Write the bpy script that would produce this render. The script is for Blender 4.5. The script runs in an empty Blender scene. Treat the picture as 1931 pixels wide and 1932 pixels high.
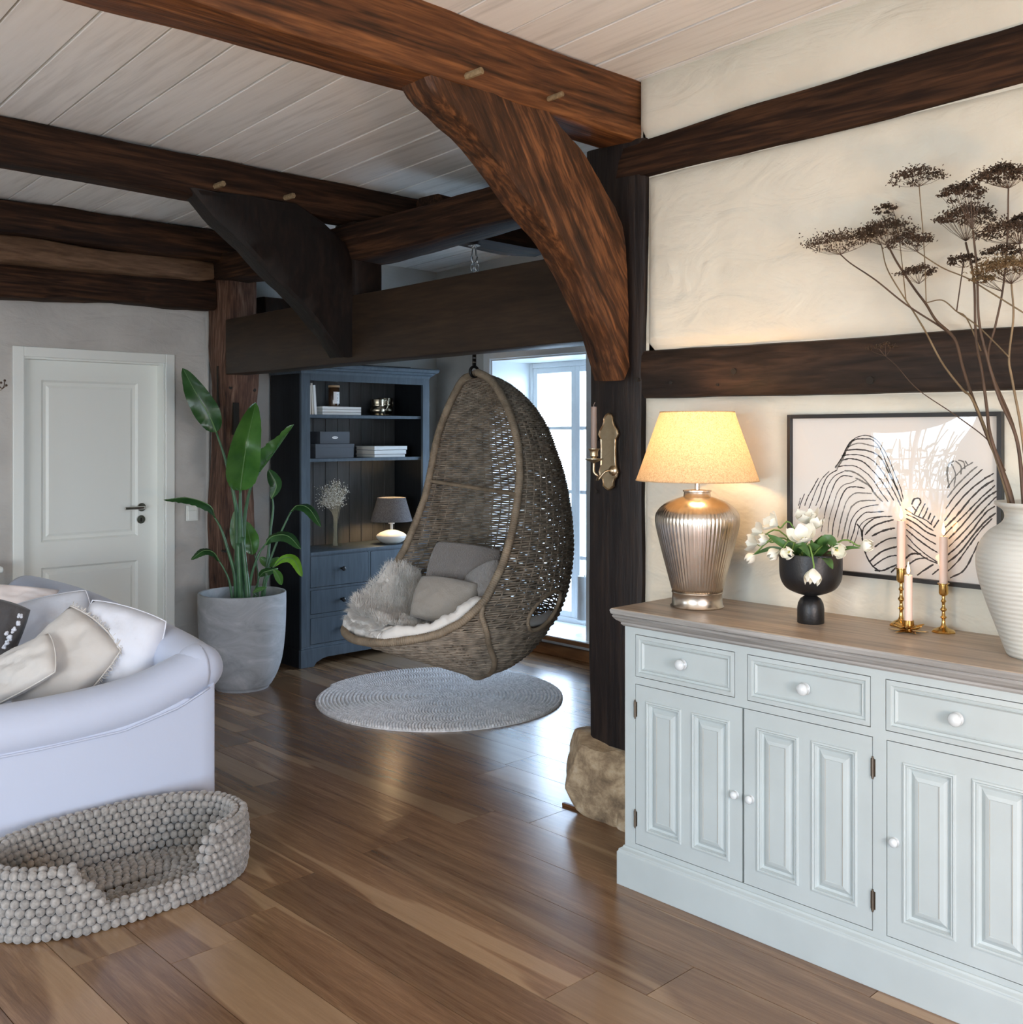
import bpy, bmesh, math, random
from mathutils import Vector, Matrix, noise, Euler
R = random.Random(7)
scene = bpy.context.scene
COL = scene.collection
PI = math.pi

# ---------------------------------------------------------------- camera, world, daylight, exposure
YAW = math.radians(43.65)
FPX, CX, HY, EYE = 1960.0, 965.5, 820.0, 1.5
cam_d = bpy.data.cameras.new('camera'); cam = bpy.data.objects.new('camera', cam_d); COL.objects.link(cam)
cam.location = (0, 0, EYE); cam.rotation_euler = (PI/2, 0, -YAW)
cam_d.sensor_fit = 'HORIZONTAL'; cam_d.sensor_width = 36; cam_d.lens = 36*FPX/1931
cam_d.shift_y = -(966-HY)/1931; cam_d.clip_start = 0.05
scene.camera = cam
scene.view_settings.view_transform = 'Standard'; scene.view_settings.look = 'None'
scene.view_settings.gamma = 1; scene.view_settings.use_curve_mapping = False
scene.view_settings.exposure = 0.06
scene.render.film_transparent = False
scene.cycles.max_bounces = 8; scene.cycles.diffuse_bounces = 5; scene.cycles.glossy_bounces = 4
scene.cycles.transparent_max_bounces = 24; scene.cycles.transmission_bounces = 6
scene.cycles.sample_clamp_indirect = 6.0
scene.cycles.caustics_reflective = False; scene.cycles.caustics_refractive = False

world = bpy.data.worlds.new('sky'); scene.world = world; world.use_nodes = True
wn = world.node_tree; bg = wn.nodes['Background']
tcw = wn.nodes.new('ShaderNodeTexCoord'); sepw = wn.nodes.new('ShaderNodeSeparateXYZ'); rw = wn.nodes.new('ShaderNodeValToRGB')
wn.links.new(tcw.outputs['Generated'], sepw.inputs[0]); wn.links.new(sepw.outputs['Z'], rw.inputs[0])
rw.color_ramp.elements[0].position = 0.0; rw.color_ramp.elements[0].color = (0.70, 0.84, 1.0, 1)
rw.color_ramp.elements[1].position = 0.8; rw.color_ramp.elements[1].color = (0.42, 0.64, 1.0, 1)
wn.links.new(rw.outputs[0], bg.inputs['Color']); bg.inputs['Strength'].default_value = 13

def portal(name, loc, rot, sx, sy):
    l = bpy.data.lights.new(name, 'AREA'); l.shape = 'RECTANGLE'; l.size = sx; l.size_y = sy; l.energy = 10
    l.cycles.is_portal = True
    o = bpy.data.objects.new(name, l); COL.objects.link(o); o.location = loc; o.rotation_euler = rot
    return o
WX0, WY0 = -2.6, -2.4      # the two walls behind the camera
portal('window_portal', (5.50, 5.09, 1.09), (0, PI/2, 0), 1.9, 0.94)
portal('window_portal', (WX0-0.12, 4.05, 1.30), (0, -PI/2, 0), 1.35, 1.1)
portal('window_portal', (WX0-0.12, 0.30, 1.20), (0, -PI/2, 0), 1.90, 2.2)
portal('window_portal', (0.0, WY0-0.12, 1.20), (-PI/2, 0, PI), 3.0, 2.2)
def lamp_light(name, loc, watts, col, size=0.03):
    l = bpy.data.lights.new(name, 'POINT'); l.energy = watts; l.color = col; l.shadow_soft_size = size
    o = bpy.data.objects.new(name, l); COL.objects.link(o); o.location = loc; return o
WARM = (1.0, 0.62, 0.30)
lamp_light('lamp_behind_camera', (1.5, -0.6, 1.0), 90, (1.0, 0.62, 0.35), 0.18)
lamp_light('ceiling_fill_light', (-0.9, 1.6, 0.95), 84, (1.0, 0.90, 0.77), 0.2)  # added fill that brightens the ceiling, no actual lamp stands here

# ---------------------------------------------------------------- measuring helpers: a ray of the photograph met with a real plane
SA, CA = math.sin(YAW), math.cos(YAW)
def atf(px, py, f):
    k = (px-CX)/FPX
    return Vector((f*(SA+k*CA), f*(CA-k*SA), EYE+(HY-py)/FPX*f))
def onx(px, py, X): return atf(px, py, X/(SA+(px-CX)/FPX*CA))
def ony(px, py, Y): return atf(px, py, Y/(CA-(px-CX)/FPX*SA))
def onz(px, py, Z): return atf(px, py, FPX*(EYE-Z)/(py-HY))

# ---------------------------------------------------------------- materials
MATS = {}
def newmat(name):
    m = bpy.data.materials.new(name); m.use_nodes = True
    nt = m.node_tree; b = nt.nodes['Principled BSDF']; MATS[name] = m
    return m, nt, b
def N(nt, t, **kw):
    n = nt.nodes.new(t)
    for k, v in kw.items():
        if k in n.inputs: n.inputs[k].default_value = v
        else: setattr(n, k, v)
    return n
def L(nt, a, b): nt.links.new(a, b)
def ramp(nt, stops, src):
    r = nt.nodes.new('ShaderNodeValToRGB'); e = r.color_ramp.elements
    while len(e) < len(stops): e.new(0.5)
    for i, (p, c) in enumerate(stops):
        e[i].position = p; e[i].color = (c[0], c[1], c[2], 1) if not isinstance(c, (int, float)) else (c, c, c, 1)
    nt.links.new(src, r.inputs[0]); return r
def coords(nt, scale=(1,1,1), rnd=False, rot=None):
    tc = nt.nodes.new('ShaderNodeTexCoord'); src = tc.outputs['Object']
    if rot:
        m0 = nt.nodes.new('ShaderNodeMapping'); m0.inputs['Rotation'].default_value = rot; L(nt, src, m0.inputs['Vector']); src = m0.outputs[0]
    if rnd:
        oi = nt.nodes.new('ShaderNodeObjectInfo'); mu = N(nt, 'ShaderNodeMath', operation='MULTIPLY'); mu.inputs[1].default_value = 37.0
        L(nt, oi.outputs['Random'], mu.inputs[0]); ad = N(nt, 'ShaderNodeVectorMath', operation='ADD')
        L(nt, src, ad.inputs[0]); L(nt, mu.outputs[0], ad.inputs[1]); src = ad.outputs[0]
    mp = nt.nodes.new('ShaderNodeMapping'); mp.inputs['Scale'].default_value = scale
    L(nt, src, mp.inputs['Vector']); return mp.outputs[0]
def plain(name, col, rough=0.5, metal=0.0, bump=0.0, bscale=60, var=0.0, vscale=4, spec=0.5, coat=0.0, sheen=0.0):
    m, nt, b = newmat(name)
    b.inputs['Roughness'].default_value = rough; b.inputs['Metallic'].default_value = metal
    b.inputs['Specular IOR Level'].default_value = spec; b.inputs['Coat Weight'].default_value = coat
    b.inputs['Sheen Weight'].default_value = sheen
    b.inputs['Base Color'].default_value = (*col, 1)
    v = coords(nt)
    if var:
        n = N(nt, 'ShaderNodeTexNoise', Scale=vscale, Detail=5.0); L(nt, v, n.inputs['Vector'])
        r = ramp(nt, [(0.3, tuple(c*(1-var) for c in col)), (0.7, tuple(min(1, c*(1+var)) for c in col))], n.outputs['Fac'])
        L(nt, r.outputs[0], b.inputs['Base Color'])
    if bump:
        n = N(nt, 'ShaderNodeTexNoise', Scale=bscale, Detail=4.0); L(nt, v, n.inputs['Vector'])
        bp = N(nt, 'ShaderNodeBump', Strength=bump, Distance=0.01); L(nt, n.outputs['Fac'], bp.inputs['Height']); L(nt, bp.outputs[0], b.inputs['Normal'])
    return m
def wood(name, dark, mid, light, scale, rough=0.55, bump=0.4, rnd=False, varr=0.0, spec=0.3, rot=None, tight=0.0):
    """scale: how fast the grain changes along x, y, z (small along the grain)"""
    m, nt, b = newmat(name); b.inputs['Roughness'].default_value = rough; b.inputs['Specular IOR Level'].default_value = spec
    v = coords(nt, scale, rnd, rot)
    n1 = N(nt, 'ShaderNodeTexNoise', Scale=1.0, Detail=8.0, Roughness=0.62, Distortion=0.9); L(nt, v, n1.inputs['Vector'])
    v2 = coords(nt, tuple(s*5 for s in scale), rnd, rot)
    n2 = N(nt, 'ShaderNodeTexNoise', Scale=1.0, Detail=5.0, Distortion=0.4); L(nt, v2, n2.inputs['Vector'])
    mx = N(nt, 'ShaderNodeMix'); mx.inputs[0].default_value = 0.45; L(nt, n1.outputs['Fac'], mx.inputs[2]); L(nt, n2.outputs['Fac'], mx.inputs[3])
    r = ramp(nt, [(0.36, dark), (0.5, mid), (0.64, light)], mx.outputs[0]); col = r.outputs[0]
    if varr:
        oi = nt.nodes.new('ShaderNodeObjectInfo'); rr = N(nt, 'ShaderNodeMapRange'); rr.inputs[3].default_value = 1-varr; rr.inputs[4].default_value = 1+varr
        L(nt, oi.outputs['Random'], rr.inputs[0]); vm = N(nt, 'ShaderNodeVectorMath', operation='SCALE'); L(nt, col, vm.inputs[0]); L(nt, rr.outputs[0], vm.inputs['Scale']); col = vm.outputs[0]
    L(nt, col, b.inputs['Base Color'])
    bp = N(nt, 'ShaderNodeBump', Strength=bump, Distance=0.006); L(nt, mx.outputs[0], bp.inputs['Height']); L(nt, bp.outputs[0], b.inputs['Normal'])
    return m
def plaster(name, c1, c2, bump=0.5, bs=14):
    m, nt, b = newmat(name); b.inputs['Roughness'].default_value = 0.92; b.inputs['Specular IOR Level'].default_value = 0.2
    v = coords(nt)
    n = N(nt, 'ShaderNodeTexNoise', Scale=2.2, Detail=6.0, Roughness=0.6); L(nt, v, n.inputs['Vector'])
    r = ramp(nt, [(0.35, c1), (0.65, c2)], n.outputs['Fac']); L(nt, r.outputs[0], b.inputs['Base Color'])
    a = N(nt, 'ShaderNodeTexNoise', Scale=bs, Detail=8.0, Roughness=0.55, Distortion=0.6); L(nt, v, a.inputs['Vector'])
    v2 = coords(nt, (1, 1, 2.5)); c = N(nt, 'ShaderNodeTexNoise', Scale=3.0, Detail=3.0, Distortion=1.5); L(nt, v2, c.inputs['Vector'])
    ad = N(nt, 'ShaderNodeMath', operation='MULTIPLY_ADD'); ad.inputs[1].default_value = 0.35; L(nt, a.outputs['Fac'], ad.inputs[0]); L(nt, c.outputs['Fac'], ad.inputs[2])
    bp = N(nt, 'ShaderNodeBump', Strength=bump, Distance=0.025); L(nt, ad.outputs[0], bp.inputs['Height']); L(nt, bp.outputs[0], b.inputs['Normal'])
    return m
def thinglass(name, tint=(1,1,1), ior=1.5, rough=0.0):
    m = bpy.data.materials.new(name); m.use_nodes = True; nt = m.node_tree; nt.nodes.clear()
    o = nt.nodes.new('ShaderNodeOutputMaterial'); mx = nt.nodes.new('ShaderNodeMixShader')
    t = N(nt, 'ShaderNodeBsdfTransparent', Color=(*tint, 1)); g = N(nt, 'ShaderNodeBsdfGlossy', Roughness=rough); f = N(nt, 'ShaderNodeFresnel', IOR=ior)
    ge = nt.nodes.new('ShaderNodeNewGeometry'); iv = N(nt, 'ShaderNodeMath', operation='SUBTRACT'); iv.inputs[0].default_value = 1; L(nt, ge.outputs['Backfacing'], iv.inputs[1])
    mu = N(nt, 'ShaderNodeMath', operation='MULTIPLY'); L(nt, f.outputs[0], mu.inputs[0]); L(nt, iv.outputs[0], mu.inputs[1])
    L(nt, mu.outputs[0], mx.inputs[0]); L(nt, t.outputs[0], mx.inputs[1]); L(nt, g.outputs[0], mx.inputs[2]); L(nt, mx.outputs[0], o.inputs[0])
    MATS[name] = m; return m
def glow(name, col, strength):
    m, nt, b = newmat(name); b.inputs['Base Color'].default_value = (0,0,0,1)
    b.inputs['Emission Color'].default_value = (*col, 1); b.inputs['Emission Strength'].default_value = strength; return m

# ---------------------------------------------------------------- geometry helpers
MTX = {}
def root_matrix(o):
    while o is not None and o.parent: o = o.parent
    return MTX.get(o.name, Matrix.Identity(4)) if o is not None else Matrix.Identity(4)
def tag(o, label=None, cat=None, group=None, kind=None):
    if label: o['label'] = label
    if cat: o['category'] = cat
    if group: o['group'] = group
    if kind: o['kind'] = kind
    return o
def thing(name, label, cat, loc=(0,0,0), rz=0.0, group=None, kind=None):
    o = bpy.data.objects.new(name, None); COL.objects.link(o); o.empty_display_size = 0.1
    o.location = loc; o.rotation_euler = (0, 0, rz)
    MTX[o.name] = Matrix.Translation(Vector(loc)) @ Matrix.Rotation(rz, 4, 'Z')
    return tag(o, label, cat, group, kind)
class MB:
    def __init__(s): s.v = []; s.f = []
    def add(s, vs, fs):
        n = len(s.v); s.v += [tuple(v) for v in vs]; s.f += [tuple(i+n for i in f) for f in fs]; return s
    def box(s, x0, y0, z0, x1, y1, z1):
        x0, x1 = min(x0, x1), max(x0, x1); y0, y1 = min(y0, y1), max(y0, y1); z0, z1 = min(z0, z1), max(z0, z1)
        vs = [(x0,y0,z0),(x1,y0,z0),(x1,y1,z0),(x0,y1,z0),(x0,y0,z1),(x1,y0,z1),(x1,y1,z1),(x0,y1,z1)]
        return s.add(vs, [(0,3,2,1),(4,5,6,7),(0,1,5,4),(1,2,6,5),(2,3,7,6),(3,0,4,7)])
    def obox(s, c, ax, ay, az):
        c, ax, ay, az = map(Vector, (c, ax, ay, az))
        vs = [c+i*ax+j*ay+k*az for k in (-1,1) for j, i in ((-1,-1),(-1,1),(1,1),(1,-1))]
        return s.add(vs, [(0,3,2,1),(4,5,6,7),(0,1,5,4),(1,2,6,5),(2,3,7,6),(3,0,4,7)])
    def rings(s, rs, closed=False, caps=True):
        n = len(rs[0]); base = len(s.v)
        for r in rs: s.v += [tuple(p) for p in r]
        m = len(rs); k = m if closed else m-1
        for i in range(k):
            for j in range(n):
                a = base+i*n+j; b = base+i*n+(j+1) % n; c = base+((i+1) % m)*n+(j+1) % n; d = base+((i+1) % m)*n+j
                s.f.append((a, b, c, d))
        if caps and not closed:
            s.f.append(tuple(base+j for j in reversed(range(n)))); s.f.append(tuple(base+(m-1)*n+j for j in range(n)))
        return s
    def tube(s, pts, r, n=8, closed=False, caps=True, flat=1.0):
        pts = [Vector(p) for p in pts]; m = len(pts); rs = []
        up = None
        for i, p in enumerate(pts):
            a = pts[(i-1) % m] if (closed or i > 0) else p; b = pts[(i+1) % m] if (closed or i < m-1) else p
            t = (b-a)
            if t.length < 1e-9: t = Vector((0,0,1))
            t.normalize()
            if up is None: up = Vector((0,0,1)) if abs(t.z) < 0.9 else Vector((1,0,0))
            x = up.cross(t)
            if x.length < 1e-6: x = Vector((1,0,0)).cross(t)
            x.normalize(); y = t.cross(x); up = y
            rr = r[i] if isinstance(r, (list, tuple)) else r
            rs.append([p + x*(rr*math.cos(2*PI*j/n)) + y*(rr*flat*math.sin(2*PI*j/n)) for j in range(n)])
        return s.rings(rs, closed, caps)
    def lathe(s, prof, n=32, c=(0,0,0), flute=None, caps=True):
        rs = []
        for r, z in prof:
            ring = []
            for j in range(n):
                a = 2*PI*j/n; rr = r
                if flute: rr = r*(1+flute(z)*(1 if j % 2 else -1))
                ring.append((c[0]+rr*math.cos(a), c[1]+rr*math.sin(a), c[2]+z))
            rs.append(ring)
        return s.rings(rs, False, caps)
    def prism(s, poly, d0, d1, axis='y'):
        """poly of 2D points extruded along axis: 'y' -> (x, z), 'x' -> (y, z), 'z' -> (x, y)"""
        def P(p, d): return {'y': (p[0], d, p[1]), 'x': (d, p[0], p[1]), 'z': (p[0], p[1], d)}[axis]
        n = len(poly); vs = [P(p, d0) for p in poly]+[P(p, d1) for p in poly]
        fs = [(i, (i+1) % n, n+(i+1) % n, n+i) for i in range(n)]+[tuple(reversed(range(n))), tuple(range(n, 2*n))]
        return s.add(vs, fs)
    def ball(s, c, r, seg=10, rings=6, sc=(1,1,1)):
        rs = [[(c[0]+sc[0]*r*math.sin(PI*(i)/rings)*math.cos(2*PI*j/seg), c[1]+sc[1]*r*math.sin(PI*i/rings)*math.sin(2*PI*j/seg), c[2]-sc[2]*r*math.cos(PI*i/rings)) for j in range(seg)] for i in range(1, rings)]
        b = len(s.v); s.rings(rs, False, False)
        s.v.append((c[0], c[1], c[2]-sc[2]*r)); s.v.append((c[0], c[1], c[2]+sc[2]*r)); lo, hi = len(s.v)-2, len(s.v)-1
        last = b+(rings-2)*seg
        for j in range(seg):
            s.f.append((lo, b+(j+1) % seg, b+j)); s.f.append((hi, last+j, last+(j+1) % seg))
        return s
    def grid(s, fn, nu, nv, closeu=False):
        b = len(s.v)
        for i in range(nu+(0 if closeu else 1)):
            for j in range(nv+1): s.v.append(tuple(fn(i/nu, j/nv)))
        m = nu+(0 if closeu else 1)
        for i in range(nu):
            for j in range(nv):
                a = b+i*(nv+1)+j; c = b+((i+1) % m)*(nv+1)+j
                s.f.append((a, c, c+1, a+1))
        return s
    def xf(s, m, start=0):
        for i in range(start, len(s.v)): s.v[i] = tuple(m @ Vector(s.v[i]))
        return s
    def build(s, name, mat, parent=None, world=True, smooth=False, bevel=0.0, seg=2, angle=None, solid=0.0, sub=0, fix=True):
        me = bpy.data.meshes.new(name); me.from_pydata(s.v, [], s.f); me.update()
        if fix:
            bm = bmesh.new(); bm.from_mesh(me); bmesh.ops.recalc_face_normals(bm, faces=bm.faces); bm.to_mesh(me); bm.free()
        if parent is not None and world: me.transform(root_matrix(parent).inverted())
        o = bpy.data.objects.new(name, me); COL.objects.link(o)
        if parent is not None: o.parent = parent
        for m in (mat if isinstance(mat, (list, tuple)) else [mat]): me.materials.append(m)
        if smooth:
            me.shade_smooth()
            if angle is not None: me.set_sharp_from_angle(angle=math.radians(angle))
        if solid:
            md = o.modifiers.new('solid', 'SOLIDIFY'); md.thickness = solid; md.offset = 0
        if sub:
            md = o.modifiers.new('sub', 'SUBSURF'); md.levels = sub; md.render_levels = sub
        if bevel:
            md = o.modifiers.new('bevel', 'BEVEL'); md.width = bevel; md.segments = seg; md.limit_method = 'ANGLE'; md.angle_limit = math.radians(40)
        return o
def clone(o, parent=None, name=None):
    c = o.copy(); COL.objects.link(c)
    if parent is not None: c.parent = parent
    return c
def clone_tree(root, loc, rz=0.0, label=None):
    c = root.copy(); COL.objects.link(c); c.location = loc; c.rotation_euler = (0, 0, rz)
    MTX[c.name] = Matrix.Translation(Vector(loc)) @ Matrix.Rotation(rz, 4, 'Z')
    if label: c['label'] = label
    for ch in list(root.children):
        d = clone(ch, c)
        for g in list(ch.children): clone(g, d)
    return c
def bez(pts, n):
    """smooth curve through the points (Catmull-Rom)"""
    P = [Vector(p) for p in pts]; P = [P[0]*2-P[1]]+P+[P[-1]*2-P[-2]]; out = []
    k = len(P)-3
    for i in range(n+1):
        t = i/n*k; a = min(int(t), k-1); u = t-a
        p0, p1, p2, p3 = P[a:a+4]
        out.append(0.5*((2*p1)+(p2-p0)*u+(2*p0-5*p1+4*p2-p3)*u*u+(3*p1-p0-3*p2+p3)*u**3))
    return out
def lerp(a, b, t): return a+(b-a)*t
def interp(tab, x):
    for (x0, y0), (x1, y1) in zip(tab, tab[1:]):
        if x <= x1: return y0 if x <= x0 else y0+(y1-y0)*(x-x0)/(x1-x0)
    return tab[-1][1]
def section(w, h, ch=0.16):
    a, b = w/2, h/2; c = min(w, h)*ch; out = []
    for sx, sy, st in ((1,1,0),(-1,1,1),(-1,-1,2),(1,-1,3)):
        for t in (0, 0.5, 1):
            an = (st+t)*PI/2
            out.append((sx*(a-c)+c*math.cos(an), sy*(b-c)+c*math.sin(an)))
        nxt = {0:(0,b),1:(-a,0),2:(0,-b),3:(a,0)}[st]
        out.append(nxt)
    return out
def timber(name, stations, mat, parent=None, axis='x', amp=0.008, freq=5.0, ch=0.14, step=0.08, label=None, seed=0.0):
    """stations: (position along axis, low u, high u, low v, high v); u, v the two other axes in order"""
    n = max(2, int(abs(stations[-1][0]-stations[0][0])/step)); rs = []
    for i in range(n+1):
        t = lerp(stations[0][0], stations[-1][0], i/n)
        u0, u1, v0, v1 = (interp([(s[0], s[k]) for s in stations], t) for k in (1,2,3,4))
        ring = []
        for cu, cv in section(u1-u0, v1-v0, ch):
            u = (u0+u1)/2+cu; v = (v0+v1)/2+cv
            q = {'x': (t, u, v), 'y': (u, t, v), 'z': (u, v, t)}[axis]
            qq = Vector(q)
            st = Vector((qq.x*(0.35 if axis == 'x' else 1), qq.y*(0.35 if axis == 'y' else 1), qq.z*(0.35 if axis == 'z' else 1)))*freq+Vector((seed, seed*2, 0))
            d = noise.noise_vector(st)*amp*2 + noise.noise_vector(st*3.1)*amp*0.7
            if axis == 'x': d.x = 0
            if axis == 'y': d.y = 0
            if axis == 'z': d.z = 0
            ring.append(qq+d)
        rs.append(ring)
    o = MB().rings(rs).build(name, mat, parent, smooth=True, angle=35)
    if parent is None: tag(o, label, 'beam', kind='structure')
    elif label: o['label'] = label
    return o

# ---------------------------------------------------------------- the materials used
W = {}
M = MATS
for ax, sc in (('x', (0.9,14,14)), ('y', (14,0.9,14)), ('z', (14,14,0.9))):
    wood('oak_dark_'+ax, (0.008,0.004,0.003), (0.026,0.012,0.0065), (0.075,0.033,0.015), sc, rough=0.72, bump=0.8, spec=0.18)
    wood('oak_warm_'+ax, (0.022,0.008,0.003), (0.115,0.041,0.013), (0.27,0.108,0.036), sc, rough=0.5, bump=0.8)
wood('oak_brace', (0.014,0.006,0.003), (0.062,0.024,0.009), (0.22,0.088,0.032), (15,12,1.6), rough=0.55, bump=0.9, rot=(0, math.radians(33), 0))
wood('oak_black', (0.006,0.003,0.002), (0.014,0.007,0.004), (0.028,0.014,0.008), (7,12,3), rough=0.55, bump=0.6)
wood('oak_rail', (0.010,0.006,0.004), (0.024,0.014,0.009), (0.055,0.030,0.018), (12,1.3,12), rough=0.55, bump=0.7)
wood('oak_near_black', (0.003,0.002,0.0015), (0.007,0.004,0.003), (0.016,0.009,0.006), (9,12,3), rough=0.6, bump=0.6)  # darkest oak tone, for the second curved brace
wood('oak_lintel', (0.016,0.010,0.006), (0.028,0.017,0.010), (0.042,0.026,0.015), (10,1.2,12), rough=0.5, bump=0.35)
wood('oak_pale_x', (0.05,0.024,0.012), (0.11,0.06,0.032), (0.18,0.105,0.06), (1.5,10,10), rough=0.7, bump=0.9)
wood('oak_rust_z', (0.025,0.012,0.008), (0.10,0.048,0.03), (0.21,0.125,0.085), (15,15,1.4), rough=0.75, bump=1.0)
wood('peg', (0.16,0.11,0.06), (0.25,0.18,0.10), (0.33,0.25,0.15), (20,20,20), rough=0.7)
wood('post_nook', (0.006,0.0045,0.0045), (0.014,0.010,0.009), (0.03,0.019,0.014), (13,13,1.0), rough=0.5, bump=0.8)
wood('board_white', (0.70,0.69,0.66), (0.84,0.83,0.80), (0.88,0.87,0.84), (9,0.55,9), rough=0.65, bump=0.25, rnd=True, varr=0.05, spec=0.3)
wood('skirting_oak', (0.10,0.04,0.015), (0.20,0.09,0.035), (0.28,0.14,0.06), (6,0.8,6), rough=0.4)
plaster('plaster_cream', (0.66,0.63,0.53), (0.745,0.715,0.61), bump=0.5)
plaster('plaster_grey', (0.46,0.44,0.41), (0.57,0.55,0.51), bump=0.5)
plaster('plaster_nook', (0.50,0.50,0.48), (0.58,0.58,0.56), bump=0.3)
plain('white_paint', (0.80,0.82,0.77), 0.35)
plain('window_paint', (0.80,0.83,0.84), 0.4)
plain('dark_void', (0.02,0.016,0.012), 0.95)
def floor_mat():
    m, nt, b = newmat('floor_oak')
    v = coords(nt, (11, 0.75, 11), True); n = N(nt, 'ShaderNodeTexNoise', Scale=1.0, Detail=9.0, Roughness=0.6, Distortion=1.6); L(nt, v, n.inputs['Vector'])
    v2 = coords(nt, (95, 5, 95), True); n2 = N(nt, 'ShaderNodeTexNoise', Scale=1.0, Detail=6.0, Roughness=0.7, Distortion=1.2); L(nt, v2, n2.inputs['Vector'])
    mx = N(nt, 'ShaderNodeMix'); mx.inputs[0].default_value = 0.42; L(nt, n.outputs['Fac'], mx.inputs[2]); L(nt, n2.outputs['Fac'], mx.inputs[3])
    r = ramp(nt, [(0.37, (0.125,0.066,0.033)), (0.52, (0.205,0.116,0.060)), (0.63, (0.275,0.163,0.087))], mx.outputs[0])
    v3 = coords(nt, (4.2, 0.42, 1), True); n3 = N(nt, 'ShaderNodeTexNoise', Scale=1.0, Detail=2.5, Distortion=0.5); L(nt, v3, n3.inputs['Vector'])
    oi = nt.nodes.new('ShaderNodeObjectInfo'); mr = N(nt, 'ShaderNodeMapRange'); L(nt, oi.outputs['Random'], mr.inputs[0]); mr.inputs[3].default_value = -0.10; mr.inputs[4].default_value = 0.07
    ad = N(nt, 'ShaderNodeMath', operation='ADD'); L(nt, n3.outputs['Fac'], ad.inputs[0]); L(nt, mr.outputs[0], ad.inputs[1])
    rs = ramp(nt, [(0.545, 0.0), (0.565, 1.0)], ad.outputs[0])
    r2 = ramp(nt, [(0.3, (0.25,0.155,0.085)), (0.7, (0.37,0.24,0.137))], mx.outputs[0])
    m2 = N(nt, 'ShaderNodeMix', data_type='RGBA'); L(nt, rs.outputs[0], m2.inputs[0]); L(nt, r.outputs[0], m2.inputs[6]); L(nt, r2.outputs[0], m2.inputs[7])
    mb = N(nt, 'ShaderNodeMapRange'); wn_ = N(nt, 'ShaderNodeTexWhiteNoise', noise_dimensions='1D'); L(nt, oi.outputs['Random'], wn_.inputs['W']); L(nt, wn_.outputs['Value'], mb.inputs[0]); mb.inputs[3].default_value = 0.78; mb.inputs[4].default_value = 1.15
    sc = N(nt, 'ShaderNodeVectorMath', operation='SCALE'); L(nt, m2.outputs[2], sc.inputs[0]); L(nt, mb.outputs[0], sc.inputs['Scale'])
    L(nt, sc.outputs[0], b.inputs['Base Color']); b.inputs['Roughness'].default_value = 0.27; b.inputs['Specular IOR Level'].default_value = 0.5; b.inputs['Coat Weight'].default_value = 0.22; b.inputs['Coat Roughness'].default_value = 0.22
    bp = N(nt, 'ShaderNodeBump', Strength=0.12, Distance=0.004); L(nt, mx.outputs[0], bp.inputs['Height']); L(nt, bp.outputs[0], b.inputs['Normal'])
    return m
floor_mat()
thinglass('window_glass'); thinglass('picture_glass', ior=1.55); thinglass('clear_glass', (0.96,0.98,0.98), 1.35)

# ================================================================ THE SETTING
floor = MB().box(WX0-0.3, WY0-0.3, -0.12, 5.15, 6.35, -0.016).build('floor', M['dark_void']); tag(floor, 'brown oak plank floor running through the whole room', 'floor', kind='structure')
PW = 0.212
lens = [0.9, 1.3, 1.7, 2.1]; pm = []
for ln in lens:
    o = MB().box(0.0012, 0.0012, -0.016, PW-0.0012, ln-0.0012, 0.0).build('floor_plank', M['floor_oak'], floor, world=False)
    pm.append(o)
used = [False]*4
xi = -6
while True:
    x = 0.06+xi*PW
    if x > 5.1: break
    if x > -1.4:
        y = -0.75-R.random()*1.3
        while y < 6.3:
            k = R.randrange(4)
            o = pm[k] if not used[k] else clone(pm[k], floor)
            used[k] = True; o.location = (x, y, 0); y += lens[k]
    xi += 1
fb = MB().box(WX0-0.3, WY0-0.3, -0.015, -1.21, 6.3, -0.001); fb.box(-1.21, WY0-0.3, -0.015, 5.15, -2.06, -0.001)
fb.build('floor_margin', M['floor_oak'], floor)

CZ = lambda y: 2.858-0.03*(y-2.54)
ceiling = MB().add([(WX0-0.3,WY0-0.3,CZ(WY0-0.3)+0.03),(5.2,WY0-0.3,CZ(WY0-0.3)+0.03),(5.2,6.4,CZ(6.4)+0.03),(WX0-0.3,6.4,CZ(6.4)+0.03),
                    (WX0-0.3,WY0-0.3,CZ(WY0-0.3)+0.12),(5.2,WY0-0.3,CZ(WY0-0.3)+0.12),(5.2,6.4,CZ(6.4)+0.12),(WX0-0.3,6.4,CZ(6.4)+0.12)],
                   [(0,3,2,1),(4,5,6,7),(0,1,5,4),(1,2,6,5),(2,3,7,6),(3,0,4,7)]).build('ceiling', M['dark_void'])
tag(ceiling, 'whitewashed board ceiling above the dark timber beams', 'ceiling', kind='structure')
SK = 0.0427
for k in range(-17, 21):
    c = 0.965+0.2235*k; g = 0.0042
    dz = R.uniform(-0.002, 0.002)
    vs = []
    for zz in (0, 0.031):
        for (yy, cc) in ((WY0-0.2, c+g), (WY0-0.2, c+0.2235-g), (6.35, c+0.2235-g), (6.35, c+g)):
            xx = max(WX0-0.25, min(5.15, cc+SK*yy)); vs.append((xx, yy, CZ(yy)+zz+dz))
    if vs[1][0]-vs[0][0] < 0.02 or vs[2][0]-vs[3][0] < 0.02: continue
    MB().add(vs, [(0,3,2,1),(4,5,6,7),(0,1,5,4),(1,2,6,5),(2,3,7,6),(3,0,4,7)]).build('ceiling_board', M['board_white'], ceiling, bevel=0.002, seg=1)

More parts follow.
